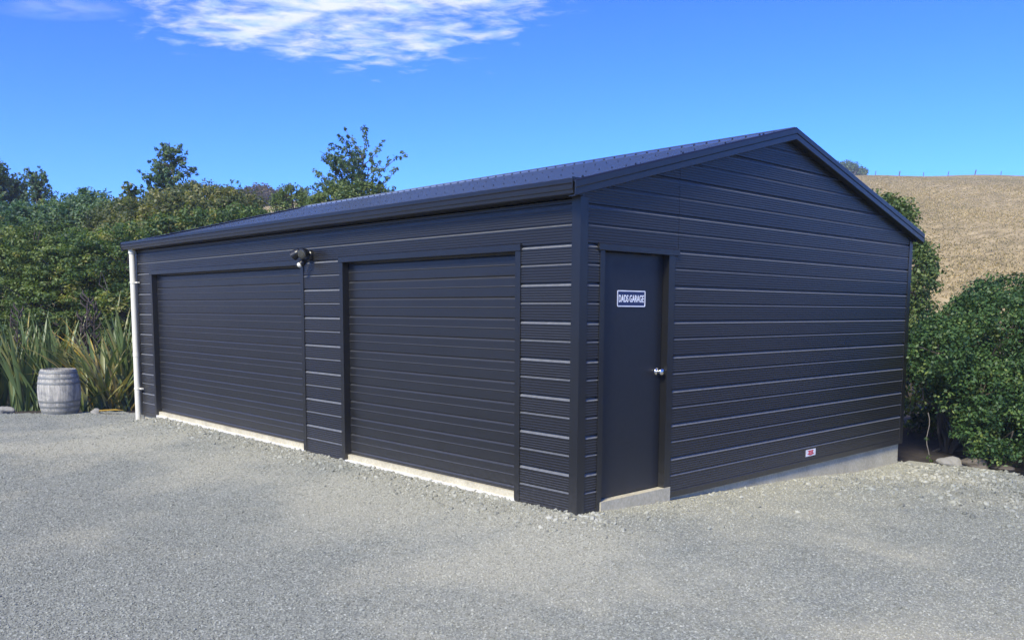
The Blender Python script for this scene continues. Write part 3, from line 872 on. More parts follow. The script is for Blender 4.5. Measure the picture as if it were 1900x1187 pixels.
def foliage(name, mat, parent, cl, n_per, ll, lw, rs, center=None, up=0.5, out=0.7, flat=1.0, tint_c=0.34, tint_l=0.20, origin=(0, 0, 0)):
    """cl: array (K,4) cluster centre + radius; leaves are small folded quads around them"""
    cl = np.asarray(cl, float)
    K = len(cl)
    idx = np.repeat(np.arange(K), n_per)
    n = len(idx)
    d = unit(rs.normal(size=(n, 3)))
    rad = rs.random(n)**0.45
    off = d*rad[:, None]*cl[idx, 3:4]
    off[:, 2] *= flat
    p = cl[idx, :3] + off
    nrm = unit(out*d + np.array([0, 0, up]) + 0.55*rs.normal(size=(n, 3)))
    tdir = rs.normal(size=(n, 3)) + 0.6*d
    tdir = unit(tdir - nrm*(tdir*nrm).sum(-1, keepdims=True))
    side = np.cross(nrm, tdir)
    L = ll*rs.uniform(0.6, 1.25, n)[:, None]; W = lw*rs.uniform(0.7, 1.2, n)[:, None]
    a = p - tdir*L*0.5
    c = p + tdir*L*0.5 - nrm*L*0.10
    b = p + side*W*0.5 + nrm*W*0.12
    e = p - side*W*0.5 + nrm*W*0.12
    co = np.stack([a, b, c, e], 1).reshape(-1, 3) - np.array(origin)
    ct = rs.normal(size=K)*tint_c
    tint = 0.45 + ct[idx] + rs.normal(size=n)*tint_l
    return quads_mesh(name, co, tint, mat, parent)
def blob_clusters(blobs, dens, rc, rs, zmin=-9, inner=0.25):
    """clusters over the surfaces of ellipsoids (cx,cy,cz,rx,ry,rz); dens = clusters per square metre"""
    out_ = []
    B_ = np.array(blobs, float)
    for b in B_:
        area = 4*math.pi*((b[3]*b[4])**1.6/3+(b[3]*b[5])**1.6/3+(b[4]*b[5])**1.6/3)**(1/1.6)
        k = max(6, int(area*dens))
        d = unit(rs.normal(size=(k, 3)))
        f = np.where(rs.random(k) < inner, rs.uniform(0.45, 0.8, k), rs.uniform(0.82, 1.06, k))
        c = b[:3] + d*b[3:6]*f[:, None]
        ok = c[:, 2] > zmin
        for o in B_:
            if o is b or np.allclose(o, b): continue
            ok &= (((c-o[:3])/o[3:6])**2).sum(1) > 0.45
        c = c[ok]
        out_.append(np.concatenate([c, rc*rs.uniform(0.6, 1.35, (len(c), 1))], 1))
    return np.concatenate(out_)
def limb(mb, a, b, r0, r1, rs, wob=0.08, n=5, seg=6):
    a = np.array(a, float); b = np.array(b, float)
    L = np.linalg.norm(b-a)
    pts = []
    for i in range(n):
        t = i/(n-1)
        p = a+(b-a)*t
        if 0 < i < n-1: p = p + rs.normal(size=3)*wob*L*0.5
        pts.append(p)
    mb.tube(pts, [r0+(r1-r0)*i/(n-1) for i in range(n)], seg)
    return pts
def bushy(name, label, cat, base, blobs, mat, dens, rc, n_per, ll, lw, seed, group=None, trunk_r=0.09, bark=BARK, zmin=None, **kw):
    rs = np.random.RandomState(seed)
    base = np.array(base, float)
    e = empty(name, base); tag(e, label, cat, group)
    cl = blob_clusters(blobs, dens, rc, rs, zmin=(base[2]+0.1 if zmin is None else zmin))
    foliage('crown', mat, e, cl, n_per, ll, lw, rs, origin=base, **kw)
    m = MB()
    for b in blobs[:7]:
        p0 = base - base
        p0 = np.array([rs.normal()*trunk_r, rs.normal()*trunk_r, -0.12])
        limb(m, p0, np.array(b[:3]) - base, trunk_r*rs.uniform(0.7, 1.1), trunk_r*0.35, rs, 0.10)
    for i in range(min(60, len(cl))):
        c = cl[rs.randint(len(cl))]
        b = min(blobs, key=lambda q: (q[0]-c[0])**2+(q[1]-c[1])**2+(q[2]-c[2])**2)
        limb(m, np.array(b[:3])-base, c[:3]-base, trunk_r*0.3, 0.008, rs, 0.08, 4, 5)
    m.build('trunk', bark, e, fix=False)
    return e
def open_tree(name, label, cat, base, H, spread, mat, seed, nb=26, z_lo=0.25, lean=(0, 0), up_ang=(25, 60), n_per=26, rc=0.26, ll=0.12, lw=0.07, trunk_r=0.12, group=None, step=0.45, profile=None, bias=None, bark=BARK):
    """leader with rising branches carrying separate leaf clumps, sky between them"""
    rs = np.random.RandomState(seed)
    base = np.array(base, float)
    e = empty(name, base); tag(e, label, cat, group)
    m = MB()
    lead = []
    for i in range(9):
        t = i/8
        lead.append(np.array([lean[0]*t**1.5+rs.normal()*0.012*H*(t > 0)*(1-t), lean[1]*t**1.5+rs.normal()*0.012*H*(t > 0)*(1-t), -0.2+(H+0.2)*t]))
    m.tube(lead, [trunk_r*(1-0.93*i/8) for i in range(9)], 7)
    def lp(t):
        q = t*8; i = min(7, int(q)); return lead[i]+(lead[i+1]-lead[i])*(q-i)
    cl = []
    prof = profile or (lambda t: (1-t)**0.8)
    for k in range(nb):
        t = z_lo+(0.97-z_lo)*(k+rs.random())/nb
        L = spread*prof(t)*rs.uniform(0.65, 1.15)+0.15
        az = rs.uniform(0, 2*math.pi) if bias is None or rs.random() > 0.35 else bias+rs.normal()*0.5
        el = R(rs.uniform(*up_ang))
        d = np.array([math.cos(az)*math.cos(el), math.sin(az)*math.cos(el), math.sin(el)])
        a = lp(t); b = a+d*L
        pts = limb(m, a, b, trunk_r*0.34*(1-t*0.6), 0.006, rs, 0.07, 5, 5)
        s = 0.25
        while s < 1.02:
            q = s*4; i = min(3, int(q)); c = pts[i]+(pts[i+1]-pts[i])*(q-i)
            c = c+rs.normal(size=3)*0.10*rc/0.26
            cl.append([*c, rc*rs.uniform(0.55, 1.25)*(1.15-0.55*s)])
            s += step*rc/0.26/max(L, 0.3)*0.55
    for s in np.arange(0.8, 1.01, 0.035):
        cl.append([*lp(min(s, 1.0)), rc*0.6*(1.6-s)])
    foliage('crown', mat, e, cl, n_per, ll, lw, rs)
    m.build('trunk', bark, e, fix=False)
    return e
def gp_(u, depth, v=570):
    """ground point on the sight line u at that depth"""
    p = P(u, v, depth); return np.array([p[0], p[1], float(terrain_h(p[0], p[1]))])
def zat(v, depth, u=300):
    return P(u, v, depth)[2]
def blob(u, v, depth, r, rd=None, rz=None):
    p = P(u, v, depth)
    return (p[0], p[1], p[2], r, rd or r, rz or r)

# --- left: mixed hedge behind the flax, front tier
front_specs = [
    # u, v(centre), depth, r, rz, seed
    ('layered olive green shrub beside the poplars, behind the flax', LEAF_HEDGE, [(-40, 560, 18.5, 1.3, 1.5), (-60, 470, 19.5, 1.2, 1.0), (20, 520, 18.2, 0.8, 0.8)], 11),
    ('broad green shrub with tiered branches right behind the flax', LEAF_BRIGHT, [(75, 560, 18.2, 1.1, 1.2), (60, 485, 18.8, 1.0, 0.8), (120, 520, 17.8, 0.75, 0.7), (90, 590, 17.4, 0.7, 0.6)], 12),
    ('dark green shrub between the downpipe and the tiered shrub', LEAF_HEDGE, [(190, 545, 18.0, 1.0, 1.2), (170, 490, 18.6, 0.95, 0.75), (235, 500, 18.2, 0.9, 0.9), (225, 590, 17.4, 0.6, 0.6)], 13),
]
for lab, mt, bl, sd in front_specs:
    blobs = [blob(u, v, dd, r, None, rz) for u, v, dd, r, rz in bl]
    bushy('hedge_shrub', lab, 'shrub', gp_(bl[0][0], bl[0][2]), blobs, mt, 20, 0.21, 44, 0.078, 0.042, sd, flat=0.5, up=0.9, group='shrubs behind the flax')
# --- second tier
back_specs = [
    ('hazy green hedge tree at the foot of the poplars', LEAF_BLUE, [(40, 455, 24, 1.6, 1.1), (-60, 460, 24.5, 1.8, 1.2), (95, 435, 24.5, 1.0, 0.75), (20, 415, 25, 0.8, 0.5)], 21),
    ('dark rounded tree with a blunt top behind the tiered shrub', LEAF_BLUE, [(160, 420, 25, 1.1, 0.9), (168, 378, 25.5, 0.55, 0.42), (130, 430, 24.5, 0.9, 0.8), (195, 405, 24.5, 0.65, 0.5)], 22),
    ('olive tree with a loose crown below the tall spire', LEAF_OLIVE, [(275, 415, 23, 1.0, 0.7), (235, 402, 23.5, 0.7, 0.5), (230, 450, 22.5, 1.2, 0.8), (315, 425, 22.5, 1.0, 0.9), (300, 392, 23.5, 0.5, 0.4)], 23),
    ('grey green tree beside the far eave of the garage roof', LEAF_OLIVE, [(390, 405, 24, 1.1, 0.8), (365, 372, 24.5, 0.7, 0.45), (432, 402, 24, 0.85, 0.7), (448, 380, 24.4, 0.5, 0.38), (340, 425, 23, 1.1, 0.9), (410, 370, 24.5, 0.45, 0.35)], 24),
    ('low green tree just above the gutter end', LEAF_HEDGE, [(300, 450, 21, 0.8, 0.6), (360, 440, 21.5, 0.85, 0.6), (440, 420, 22, 0.8, 0.5), (250, 470, 20.5, 0.8, 0.7), (225, 530, 20.5, 1.0, 0.9)], 25),
    ('bright green tree with a pointed top rising over the ridge', LEAF_BRIGHT, [(540, 385, 30, 0.65, 0.6), (541, 364, 30, 0.42, 0.34), (562, 397, 30, 0.5, 0.4)], 26),
    ('rounded light green tree at the foot of the open crowned tree', LEAF_BRIGHT, [(620, 378, 27, 0.75, 0.55), (655, 366, 27.3, 0.75, 0.5), (600, 390, 27, 0.5, 0.4), (690, 366, 27.5, 0.6, 0.45)], 27),
]
for lab, mt, bl, sd in back_specs:
    blobs = [blob(u, v, dd, r, None, rz) for u, v, dd, r, rz in bl]
    bushy('hedge_tree', lab, 'tree', gp_(bl[0][0], bl[0][2]), blobs, mt, 15, 0.22, 44, 0.095, 0.055, sd, flat=0.75, up=0.5, group='trees behind the garage')
for i, (u, v, dd, sp, mt, lab) in enumerate((
        (122, 366, 26, 0.8, LEAF_HEDGE, 'feathery green sapling next to the blunt topped dark tree'),
        (205, 372, 25, 0.7, LEAF_OLIVE, 'thin olive sapling between blunt topped tree and feathery tree'),
        (398, 345, 25.5, 0.9, LEAF_OLIVE, 'loose olive sapling poking out of the grey green tree'),
        (443, 336, 25.8, 0.6, LEAF_BLUE, 'narrow twiggy leader rising from the grey green tree'),
        (282, 356, 24.5, 0.7, LEAF_HEDGE, 'twiggy green sapling at the side of the tall spire'))):
    bb = gp_(u, dd); hh = P(u, v+14, dd)[2]-bb[2]
    open_tree('sapling', lab, 'tree', bb, hh, sp, mt, 90+i, nb=30, z_lo=0.45, up_ang=(20, 65), rc=0.11, n_per=14, ll=0.085, lw=0.045, trunk_r=0.05, profile=lambda t: 0.4+0.6*(1-t), group='trees behind the garage')
# --- open-crowned trees standing above the mass
def top_h(u, v, depth):
    b = gp_(u, depth); return b, P(u, v, depth)[2]-b[2]
LEFT = -RT[:2]
b, h = top_h(350, 270, 27)
open_tree('spire_tree', 'tall spire topped tree standing above the mixed hedge', 'tree', b, h, 2.9, LEAF_BLUE, 31, nb=110, z_lo=0.45, lean=tuple(LEFT*0.42), up_ang=(10, 58), rc=0.125, n_per=15, ll=0.10, lw=0.055, profile=lambda t: (1-t)**0.85*1.1, bias=math.atan2(LEFT[1], LEFT[0]), group='trees behind the garage')
b, h = top_h(690, 292, 28.5)
open_tree('open_tree', 'open branching tree with ragged crown rising behind the roof', 'tree', b, h, 2.0, LEAF_BLUE, 33, nb=64, z_lo=0.5, lean=tuple(LEFT*0.25), up_ang=(12, 62), rc=0.135, n_per=16, ll=0.105, lw=0.058, bias=math.atan2(LEFT[1], LEFT[0]), profile=lambda t: 0.40+0.60*math.sin(math.pi*min(1, (1-t)*1.5)), group='trees behind the garage')
for i, (u, v, dd, ln, lab) in enumerate(((-2, 296, 33, 1.0, 'wispy poplar leaning over, tallest of the poplar row'), (30, 308, 34, 1.0, 'wispy poplar leaning beside the tallest poplar'), (52, 335, 35, 0.9, 'low wispy poplar leaning towards its taller neighbours'), (90, 328, 34, 0.7, 'feathery poplar standing apart next to the blunt topped tree'), (250, 345, 26, 0.35, 'small feathery tree below the spire topped tree'))):
    b, h = top_h(u+20, v+6, dd)
    open_tree('poplar', lab, 'tree', b, h, 1.9 if i < 4 else 0.9, LEAF_BLUE if i < 4 else LEAF_HEDGE, 40+i, nb=90, z_lo=0.45, lean=tuple(LEFT*ln), up_ang=(38, 72), rc=0.12 if i < 4 else 0.10, n_per=10, ll=0.11, lw=0.065, profile=lambda t: 0.25+0.75*(1-t), group='poplars')
# far conifers and scrub on the left skyline
for i, (u, v, dd, lab) in enumerate(((509, 352, 150, 'tiny dark conifer on the skyline above the rusty scrub'), (564, 353, 120, 'slender dark conifer tucked against the bright pointed tree'), (571, 362, 118, 'shorter of two dark conifers against the bright pointed tree'))):
    b, h = top_h(u, v, dd)
    open_tree('conifer', lab, 'tree', b, max(h, 2.5), 0.5, LEAF_BLUE, 60+i, nb=26, z_lo=0.1, up_ang=(50, 75), rc=0.35, n_per=14, ll=0.35, lw=0.2, trunk_r=0.15, group='skyline conifers')
bushy('scrub', 'rusty brown scrub patch on the far slope beyond the hedge', 'shrub', gp_(490, 130), [blob(480, 366, 130, 2.6, None, 1.6), blob(505, 368, 132, 2.4, None, 1.2), blob(520, 372, 131, 1.6, None, 0.8)], LEAF_RUST, 2.2, 0.6, 24, 0.4, 0.28, 64)

# --- right: big glossy bush, tree behind the gable corner
rb = [blob(1985, 735, 12.0, 1.75, 1.75, 1.10), blob(1850, 640, 11.6, 0.95, 0.95, 0.70), blob(1760, 650, 11.4, 0.52, 0.6, 0.50), blob(1738, 655, 10.9, 0.34, 0.4, 0.34), blob(1890, 590, 12.2, 0.9, 0.9, 0.60),
      blob(1822, 735, 11.0, 0.46, 0.5, 0.5), blob(1880, 800, 10.6, 0.62, 0.6, 0.50), blob(1955, 770, 10.7, 0.8, 0.7, 0.80), blob(2080, 640, 12.2, 1.4, 1.4, 1.0)]
rbase = gp_(1772, 11.7)
rbase[2] = float(ground_h(rbase[0], rbase[1]))-0.02
bush = bushy('bush', 'large dense glossy dark green bush beside the gable wall', 'bush', rbase, rb, LEAF_BUSH, 44, 0.13, 46, 0.052, 0.031, 71, trunk_r=0.024, zmin=-0.15, tint_c=0.2)
st = MB(); rs = np.random.RandomState(5)
for u, v, dd in ((1745, 700, 11.4), (1765, 720, 11.2), (1725, 690, 11.6), (1790, 730, 11.0), (1712, 720, 11.5)):
    limb(st, np.array([rs.normal()*0.12, rs.normal()*0.12, -0.1]), P(u, v, dd)-rbase, 0.020, 0.009, rs, 0.10, 6)
st.build('stems', BARK, bush, fix=False)
dk = [blob(1690, 740, 13.4, 0.6, 0.6, 0.8), blob(1745, 700, 13.4, 0.7, 0.7, 0.75), blob(1840, 770, 13.4, 0.9, 0.9, 0.8)]
bushy('shrub', 'shaded dark shrub in the gap behind the glossy bush', 'shrub', gp_(1745, 13.6), dk, LEAF_BUSH, 16, 0.2, 34, 0.08, 0.05, 72, trunk_r=0.04, zmin=-0.3)
tb = [blob(1672, 500, 16.5, 0.55, 0.6, 0.75), blob(1690, 540, 16.0, 0.42, 0.5, 0.6), blob(1655, 430, 16.6, 0.45, 0.5, 0.6), blob(1640, 392, 16.8, 0.26, 0.3, 0.36), blob(1668, 600, 16.2, 0.5, 0.5, 0.6), blob(1700, 490, 16.3, 0.33, 0.4, 0.45), blob(1690, 640, 15.6, 0.45, 0.5, 0.5)]
bushy('tree', 'bright green tree rising behind the gable corner', 'tree', gp_(1672, 16.4), tb, LEAF_BRIGHT, 26, 0.16, 32, 0.075, 0.048, 73, trunk_r=0.05)
bushy('scrub', 'dark scrub clump on the hilltop beside the fence', 'shrub', gp_(1560, 186), [blob(1540, 318, 188, 2.6, None, 1.7), blob(1568, 314, 188, 2.4, None, 1.4), blob(1593, 319, 188, 1.6, None, 0.9)], LEAF_BLUE, 2.2, 0.7, 26, 0.45, 0.3, 74)

# --- flax
def flax_leaf(rs, L, w, az, tilt, droop, twist=0.0):
    """V-folded strap leaf from the origin, arching over towards azimuth az"""
    n = 8
    d = np.array([math.cos(az), math.sin(az)]); sd = np.array([-d[1], d[0]])
    v, f = [], []
    p = np.zeros(3); ang = tilt
    for i in range(n+1):
        t = i/n
        wid = w*(0.75+0.5*t if t < 0.5 else (1.0 if t < 0.62 else (1-t)/0.38+0.02))
        up = np.array([-d[0]*math.sin(ang), -d[1]*math.sin(ang), math.cos(ang)])
        fold = 0.35*wid*(1-t*0.6)
        # leaf blade faces sideways: fold runs along the leaf
        s3 = np.array([sd[0], sd[1], 0])
        face = np.array([d[0]*math.cos(ang), d[1]*math.cos(ang), math.sin(ang)*0])
        a = p - s3*wid*0.5 + np.array([d[0], d[1], 0])*fold*0 + np.array([0, 0, fold*math.sin(ang)]) - np.array([d[0], d[1], 0])*fold*math.cos(ang)*0.6
        c = p + s3*wid*0.5 + np.array([0, 0, fold*math.sin(ang)]) - np.array([d[0], d[1], 0])*fold*math.cos(ang)*0.6
        v += [a, p.copy(), c]
        step = L/n
        p = p + np.array([d[0]*math.sin(ang), d[1]*math.sin(ang), math.cos(ang)])*step
        ang += droop*(0.25+1.6*t*t)/n
    for i in range(n):
        k = i*3
        f += [[k, k+1, k+4, k+3], [k+1, k+2, k+5, k+4]]
    return v, f
def leaf_obj(name, v, f, tint, parent, loc, mat=LEAF_FLAX):
    me = bpy.data.meshes.new(name); me.from_pydata([tuple(q) for q in v], [], f)
    at = me.attributes.new('tint', 'FLOAT', 'POINT'); at.data.foreach_set('value', np.asarray(tint, 'f'))
    me.polygons.foreach_set('use_smooth', [True]*len(me.polygons))
    me.materials.append(mat)
    o = bpy.data.objects.new(name, me); COL.objects.link(o); o.parent = parent; o.location = tuple(loc)
    return o
def flax(u, depth, n, Lr, label, seed, tilt=(0.02, 0.45), droop=(0.2, 0.9), warm=0.0, az_bias=None, n_in=60):
    rs = np.random.RandomState(seed)
    base = gp_(u, depth)
    e = empty('flax', base); tag(e, label, 'flax plant', 'flax clumps in the bed')
    V, Fc, T = [], [], []
    for i in range(n+n_in):
        L = rs.uniform(*Lr); w = rs.uniform(0.05, 0.085)
        az = rs.uniform(0, 2*math.pi) if az_bias is None or rs.random() < 0.5 else az_bias+rs.normal()*0.6
        if i >= n: L *= rs.uniform(0.55, 0.95)
        tl = rs.uniform(*tilt); dr = rs.uniform(*droop)
        v, f = flax_leaf(rs, L, w, az, tl, dr)
        t0 = np.clip(rs.normal()*0.20+0.31+warm*rs.random(), 0, 0.98)
        tv = np.array([t0+(0.22*rs.random() if k//3 >= 7 else 0) for k in range(len(v))])
        loc = np.array([rs.normal()*0.16, rs.normal()*0.16, -0.05])
        if i < n:
            leaf_obj('leaf', v, f, tv, e, loc)
        else:
            k0 = len(V); V += [q+loc for q in v]; Fc += [[a+k0 for a in q] for q in f]; T += list(tv)
    o = leaf_obj('inner_leaves', V, Fc, T, e, (0, 0, 0)); o['kind'] = 'stuff'
    return e
flax(-30, 16.2, 40, (1.35, 1.85), 'upright flax clump growing behind the loose pale rock', 81)
flax(40, 16.0, 46, (1.35, 1.95), 'tall upright flax clump with sword shaped olive leaves', 82)
flax(100, 16.1, 46, (1.35, 1.95), 'upright flax clump directly behind the barrel', 83)
fb = flax(185, 15.7, 44, (1.2, 2.0), 'drooping flax clump with yellowing arched leaves beside the downpipe', 84, tilt=(0.15, 0.75), droop=(0.7, 1.9), warm=0.55, az_bias=math.atan2(-RT[1], -RT[0])-0.4)
flax(232, 16.4, 36, (1.5, 2.3), 'tall flax clump half hidden behind the downpipe', 85, tilt=(0.02, 0.4), droop=(0.2, 0.8))
# one bright yellow leaf bent over in front of the drooping clump
rs = np.random.RandomState(3)
v, f = flax_leaf(rs, 1.55, 0.085, math.atan2(-RT[1], -RT[0]), 0.25, 1.75)
lo_ = leaf_obj('leaf', v, f, [0.95]*len(v), fb, (0.35, -0.1, 0.1)); lo_['label'] = 'bright yellow bent leaf'
# dark flower stalks
for u, h in ((150, 2.05), (163, 1.9), (138, 1.7), (20, 1.8)):
    b = gp_(u, 16.4)
    host = fb if u > 60 else None
    m = MB(); x0 = np.array([0, 0, 0.0]); tip = np.array([RT[0]*0.18, RT[1]*0.18, h])
    pts = [x0+(tip-x0)*t + np.array([0.04*math.sin(5*t), 0.03*math.cos(4*t), 0]) for t in np.linspace(0, 1, 7)]
    m.tube(pts, [0.016-0.009*t for t in np.linspace(0, 1, 7)], 6)
    for t in np.linspace(0.55, 0.99, 16):
        i = min(5, int(t*6)); c = pts[i]+(pts[i+1]-pts[i])*(t*6-i)
        a = rs.uniform(0, 6.28); q = c+np.array([math.cos(a)*0.11, math.sin(a)*0.11, 0.10])
        m.tube([c, (c+q)/2+np.array([0, 0, -.01]), q, q+np.array([0, 0, 0.07])], [0.006, 0.014, 0.017, 0.006], 5)
    if host is None: host = [o for o in bpy.data.objects if o.get('label', '').startswith('tall upright flax')][0]
    o = m.build('flower_stalk', simple('seed_pod', (0.055, 0.040, 0.035), 0.8), host, fix=False)
    o.location = Vector(b)-host.location

# --- rocks
def rock(u, v, depth, s, label, seed, mat=ROCKM, sink=0.3, h=None):
    rs = np.random.RandomState(seed)
    p = P(u, v, depth); z = float(ground_h(p[0], p[1]))
    bm = bmesh.new(); bmesh.ops.create_icosphere(bm, subdivisions=3, radius=1)
    ph = rs.uniform(0, 6, 6)
    for vv in bm.verts:
        c = vv.co
        k = 1+0.16*math.sin(2.3*c.x+ph[0])*math.sin(2.9*c.y+ph[1])+0.12*math.sin(4.1*c.z+ph[2]+c.x*2)+0.06*math.sin(7*c.x+ph[3])*math.sin(6*c.y+ph[4])
        vv.co = Vector((c.x*s[0]*k, c.y*s[1]*k, c.z*s[2]*k))
    me = bpy.data.meshes.new('rock'); bm.to_mesh(me); bm.free(); me.materials.append(mat)
    o = bpy.data.objects.new('rock', me); COL.objects.link(o)
    o.location = (p[0], p[1], z+s[2]*(1-sink)-s[2]*0.3); o.rotation_euler = (0, 0, rs.uniform(0, 3))
    tag(o, label, 'rock', 'loose rocks')
    return o
rock(12, 762, 15.1, (0.13, 0.10, 0.08), 'flat pale rock at the foot of the upright flax', 1)
rock(178, 762, 14.9, (0.09, 0.07, 0.06), 'small grey rock lying between barrel and downpipe', 2)
rock(1760, 858, 10.75, (0.15, 0.11, 0.075), 'pale flat rock under the stems of the glossy bush', 3)
rock(1808, 862, 10.6, (0.17, 0.11, 0.08), 'broad brownish rock under the glossy bush', 4, simple('brown_rock', (0.13, 0.11, 0.085), 0.9))
rock(1860, 868, 10.4, (0.20, 0.10, 0.05), 'long low rock in the shade of the glossy bush', 5, simple('dark_rock', (0.09, 0.075, 0.06), 0.9))  # darkest of the rock colours
# fallen flax leaf on the bed edge
v, f = flax_leaf(np.random.RandomState(9), 0.42, 0.07, math.atan2(RT[1], RT[0]), 1.50, 0.1)
p = P(184, 765, 14.8); fl = leaf_obj('fallen_leaf', v, f, [0.99]*len(v), None, (p[0], p[1], float(ground_h(p[0], p[1]))+0.05))
tag(fl, 'fallen orange flax leaf lying on the bed edge', 'leaf')

# --- hilltop fence
fence = empty('hill_fence', gp_(1700, 189)); tag(fence, 'post and wire fence running along the hilltop', 'fence')
fo = np.array(fence.location)
rs = np.random.RandomState(14)
posts = []
for u, lean in ((1575, 0), (1612, 0.05), (1655, 0.1), (1701, -0.06), (1744, 0.12), (1793, 0.15), (1841, 0.05), (1898, -0.1), (1945, 0.1), (1990, 0)):
    b = gp_(u, 188.5); posts.append(b)
    m = MB(); r = 0.13 if u in (1793, 1655) else 0.09
    tip = b-fo+np.array([RT[0]*lean*2, RT[1]*lean*2, 1.05+rs.uniform(-0.1, 0.15)])
    m.tube([b-fo-np.array([0, 0, 0.4]), tip-np.array([0, 0, 0.08]), tip], [r, r*0.95, r*0.7], 8)
    m.build('post', POSTM, fence)
for z in (0.45, 0.8, 1.1):
    m = MB(); m.tube([p-fo+np.array([0, 0, z]) for p in posts], 0.005, 4); m.build('wire', POSTM, fence)

# --- hanging vine sprig by the gap
vp = [P(1722+3*math.sin(i*1.1), 765+i*12, 10.9) for i in range(8)]
m = MB(); m.tube(vp, 0.005, 5)
vine = empty('vine', vp[-1]); tag(vine, 'thin dangling vine with a few pale leaves under the bush edge', 'vine')
o = m.build('vine_stem', BARK_PALE, vine, fix=False); o.location = -Vector(vp[-1])
rs = np.random.RandomState(4)
foliage('vine_leaves', LEAF_BRIGHT, vine, [[*(vp[7]), 0.055], [*(vp[4]), 0.02]], 7, 0.06, 0.035, rs, origin=vp[-1])

# ------------------------------------------------------------------ dry grass tufts on the hill
rs = np.random.RandomState(21)
n = 95000
dep = 30+(193-30)*rs.random(n)**0.62
u = rs.uniform(1515, 1960, n)
lat = (u-950)/F*dep
nl = 5000
dep[:nl] = rs.uniform(60, 225, nl); lat[:nl] = (rs.uniform(460, 610, nl)-950)/F*dep[:nl]
fx, rx = FW[:2]/np.linalg.norm(FW[:2]), RT[:2]/np.linalg.norm(RT[:2])
X = CAM[0]+fx[0]*dep+rx[0]*lat; Y = CAM[1]+fx[1]*dep+rx[1]*lat
Z = terrain_h(X, Y)
patch = np.zeros(n)
for k in range(9):                                     # uneven pasture: overlapping waves of odd lengths
    f_ = 0.05*1.55**k; a_ = rs.uniform(0, 6.283, 3)
    patch += np.sin(lat*f_*math.cos(a_[0])*1.6+dep*f_*0.4*math.sin(a_[0])+a_[1]+1.5*np.sin(lat*f_*0.37+a_[2]))*0.8**k
patch = patch/np.abs(patch).max()
K = 3
hgt = rs.uniform(0.05, 0.15, n)*(1+0.5*patch)
base = np.stack([X, Y, Z-0.03], -1)
co = np.empty((n, K, 4, 3)); tn = np.empty((n, K))
for k in range(K):
    az = rs.uniform(0, 6.283, n); sp = rs.uniform(0.3, 1.3, n)[:, None]
    d = np.stack([np.cos(az), np.sin(az), np.zeros(n)], -1); s = np.stack([-np.sin(az), np.cos(az), np.zeros(n)], -1)
    tip = base+d*hgt[:, None]*sp+np.array([0, 0, 1])*hgt[:, None]
    w = (hgt*0.45)[:, None]
    co[:, k, 0] = base-s*w; co[:, k, 1] = base+s*w; co[:, k, 2] = tip+s*w*0.3; co[:, k, 3] = tip-s*w*0.3
    tn[:, k] = 0.60+0.42*patch+rs.normal(size=n)*0.08
g = quads_mesh('dry_grass', co.reshape(-1, 3), tn.ravel(), GRASS, None)
tag(g, 'tufts of dry straw coloured grass covering the hillside', 'grass', kind='stuff')

# ------------------------------------------------------------------ loose gravel (geometry-node stones on the yard)
rs = np.random.RandomState(77)
def scatter(dens, box, cond, smin, smax, spow=2.0):
    n = int(dens*(box[1]-box[0])*(box[3]-box[2]))
    x = rs.uniform(box[0], box[1], n); y = rs.uniform(box[2], box[3], n)
    ok = yard_keep(x, y) & ~((x > GX0-0.0) & (x < GX1+0.0) & (y > GY0-0.0) & (y < GY1)) & cond(x, y)
    x, y = x[ok], y[ok]
    s = smin+(smax-smin)*rs.random(len(x))**spow
    return np.stack([x, y, ground_h(x, y)], -1), s
def seen(x, y, d0, d1):
    dx, dy = x-CAM[0], y-CAM[1]
    dep = dx*fx[0]+dy*fx[1]; lt = dx*rx[0]+dy*rx[1]
    return (dep > d0) & (dep < d1) & (np.abs(lt) < dep*0.62+0.8)
bx_ = (-14.5, 5.5, -6.5, 7.0)
sets = [scatter(4300, bx_, lambda x, y: seen(x, y, 3.6, 7.5), 0.0035, 0.0088),
        scatter(2200, bx_, lambda x, y: seen(x, y, 7.5, 10.5), 0.004, 0.010),
        scatter(700, bx_, lambda x, y: seen(x, y, 10.5, 16), 0.005, 0.012),
        # coarse rubble along the foot of the front wall and the slaty patch by the bush
        scatter(420, (-8.6, 0.4, -0.55, 0.05), lambda x, y: rs.random(len(x)) < np.exp(y*3.2), 0.010, 0.028),
        scatter(150, (0.0, 1.0, -0.3, 6.0), lambda x, y: rs.random(len(x)) < np.exp(-x*3), 0.010, 0.028),
        scatter(430, (0.25, 4.2, 2.6, 6.3), lambda x, y: rs.random(len(x)) < np.clip((y-2.4)/3.2, 0, 1)**1.5, 0.011, 0.036, 2.4),
        scatter(7, bx_, lambda x, y: seen(x, y, 3.6, 14), 0.010, 0.018)]
pc = np.concatenate([a for a, b in sets]); ps = np.concatenate([b for a, b in sets])
pc[:, 2] += ps*0.15
me = bpy.data.meshes.new('loose_gravel')
me.vertices.add(len(pc)); me.vertices.foreach_set('co', pc.astype('f').ravel())
at = me.attributes.new('sc', 'FLOAT', 'POINT'); at.data.foreach_set('value', ps.astype('f'))
me.materials.append(STONE)
gr = bpy.data.objects.new('loose_gravel', me); COL.objects.link(gr)
tag(gr, 'loose grey gravel chips covering the yard', 'gravel', kind='stuff')
ng = bpy.data.node_groups.new('gravel_instances', 'GeometryNodeTree')
ng.interface.new_socket('Geometry', in_out='INPUT', socket_type='NodeSocketGeometry')
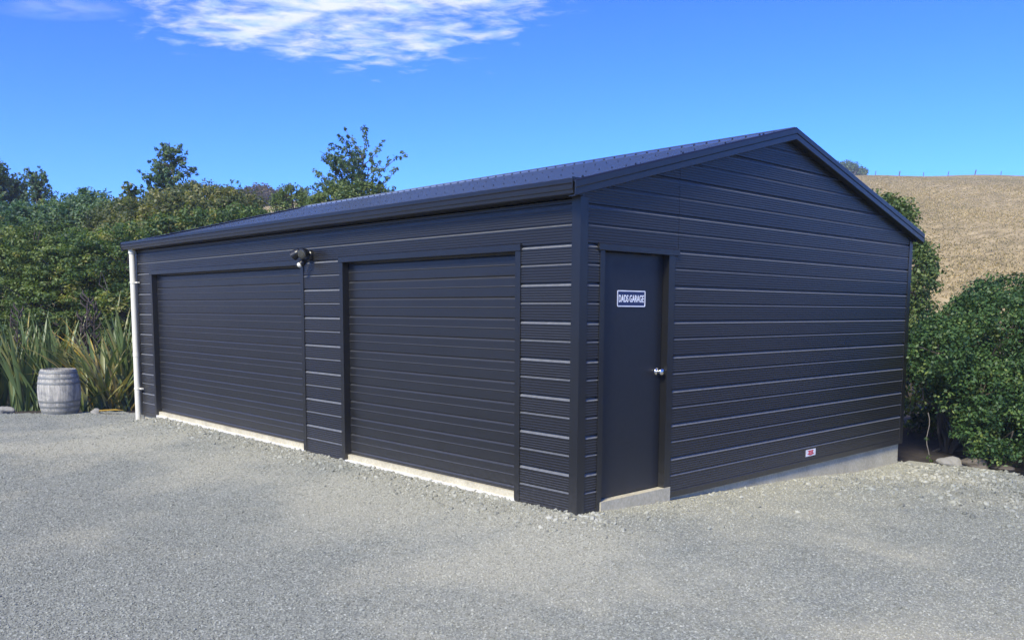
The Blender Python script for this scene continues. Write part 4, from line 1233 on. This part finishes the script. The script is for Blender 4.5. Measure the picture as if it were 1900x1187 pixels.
ng.interface.new_socket('Geometry', in_out='OUTPUT', socket_type='NodeSocketGeometry')
gi = ng.nodes.new('NodeGroupInput'); go = ng.nodes.new('NodeGroupOutput')
ico = ng.nodes.new('GeometryNodeMeshIcoSphere'); ico.inputs['Radius'].default_value = 1.0; ico.inputs['Subdivisions'].default_value = 1
tf = ng.nodes.new('GeometryNodeTransform'); tf.inputs['Scale'].default_value = (1.25, 0.9, 0.62)
sm = ng.nodes.new('GeometryNodeSetMaterial'); sm.inputs['Material'].default_value = STONE
ip_ = ng.nodes.new('GeometryNodeInstanceOnPoints')
rv = ng.nodes.new('FunctionNodeRandomValue'); rv.data_type = 'FLOAT_VECTOR'
rv.inputs[0].default_value = (-0.7, -0.7, 0); rv.inputs[1].default_value = (0.7, 0.7, 6.283)
na = ng.nodes.new('GeometryNodeInputNamedAttribute'); na.data_type = 'FLOAT'; na.inputs['Name'].default_value = 'sc'
ng.links.new(ico.outputs['Mesh'], tf.inputs['Geometry'])
ng.links.new(tf.outputs[0], sm.inputs['Geometry'])
ng.links.new(sm.outputs[0], ip_.inputs['Instance'])
ng.links.new(gi.outputs[0], ip_.inputs['Points'])
ng.links.new(rv.outputs[0], ip_.inputs['Rotation'])
ng.links.new(na.outputs[0], ip_.inputs['Scale'])
ng.links.new(ip_.outputs[0], go.inputs[0])
md = gr.modifiers.new('stones', 'NODES'); md.node_group = ng
print('gravel points', len(pc))

# ------------------------------------------------------------------ thin summer haze over the valley
hz = MB().box((-930, -930, -2.2), (930, 1530, 36.0))
hm = bpy.data.materials.new('haze_air'); hm.use_nodes = True
ht = hm.node_tree; ht.nodes.clear()
ho = N(ht, 'ShaderNodeOutputMaterial'); hp = N(ht, 'ShaderNodeVolumePrincipled')
hp.inputs['Color'].default_value = (0.86, 0.92, 1.0, 1); hp.inputs['Density'].default_value = 0.0009; hp.inputs['Anisotropy'].default_value = 0.0
ht.links.new(hp.outputs[0], ho.inputs['Volume'])
haze = hz.build('haze', hm); tag(haze, 'thin bluish summer haze over the yard and hill', 'haze', kind='stuff')
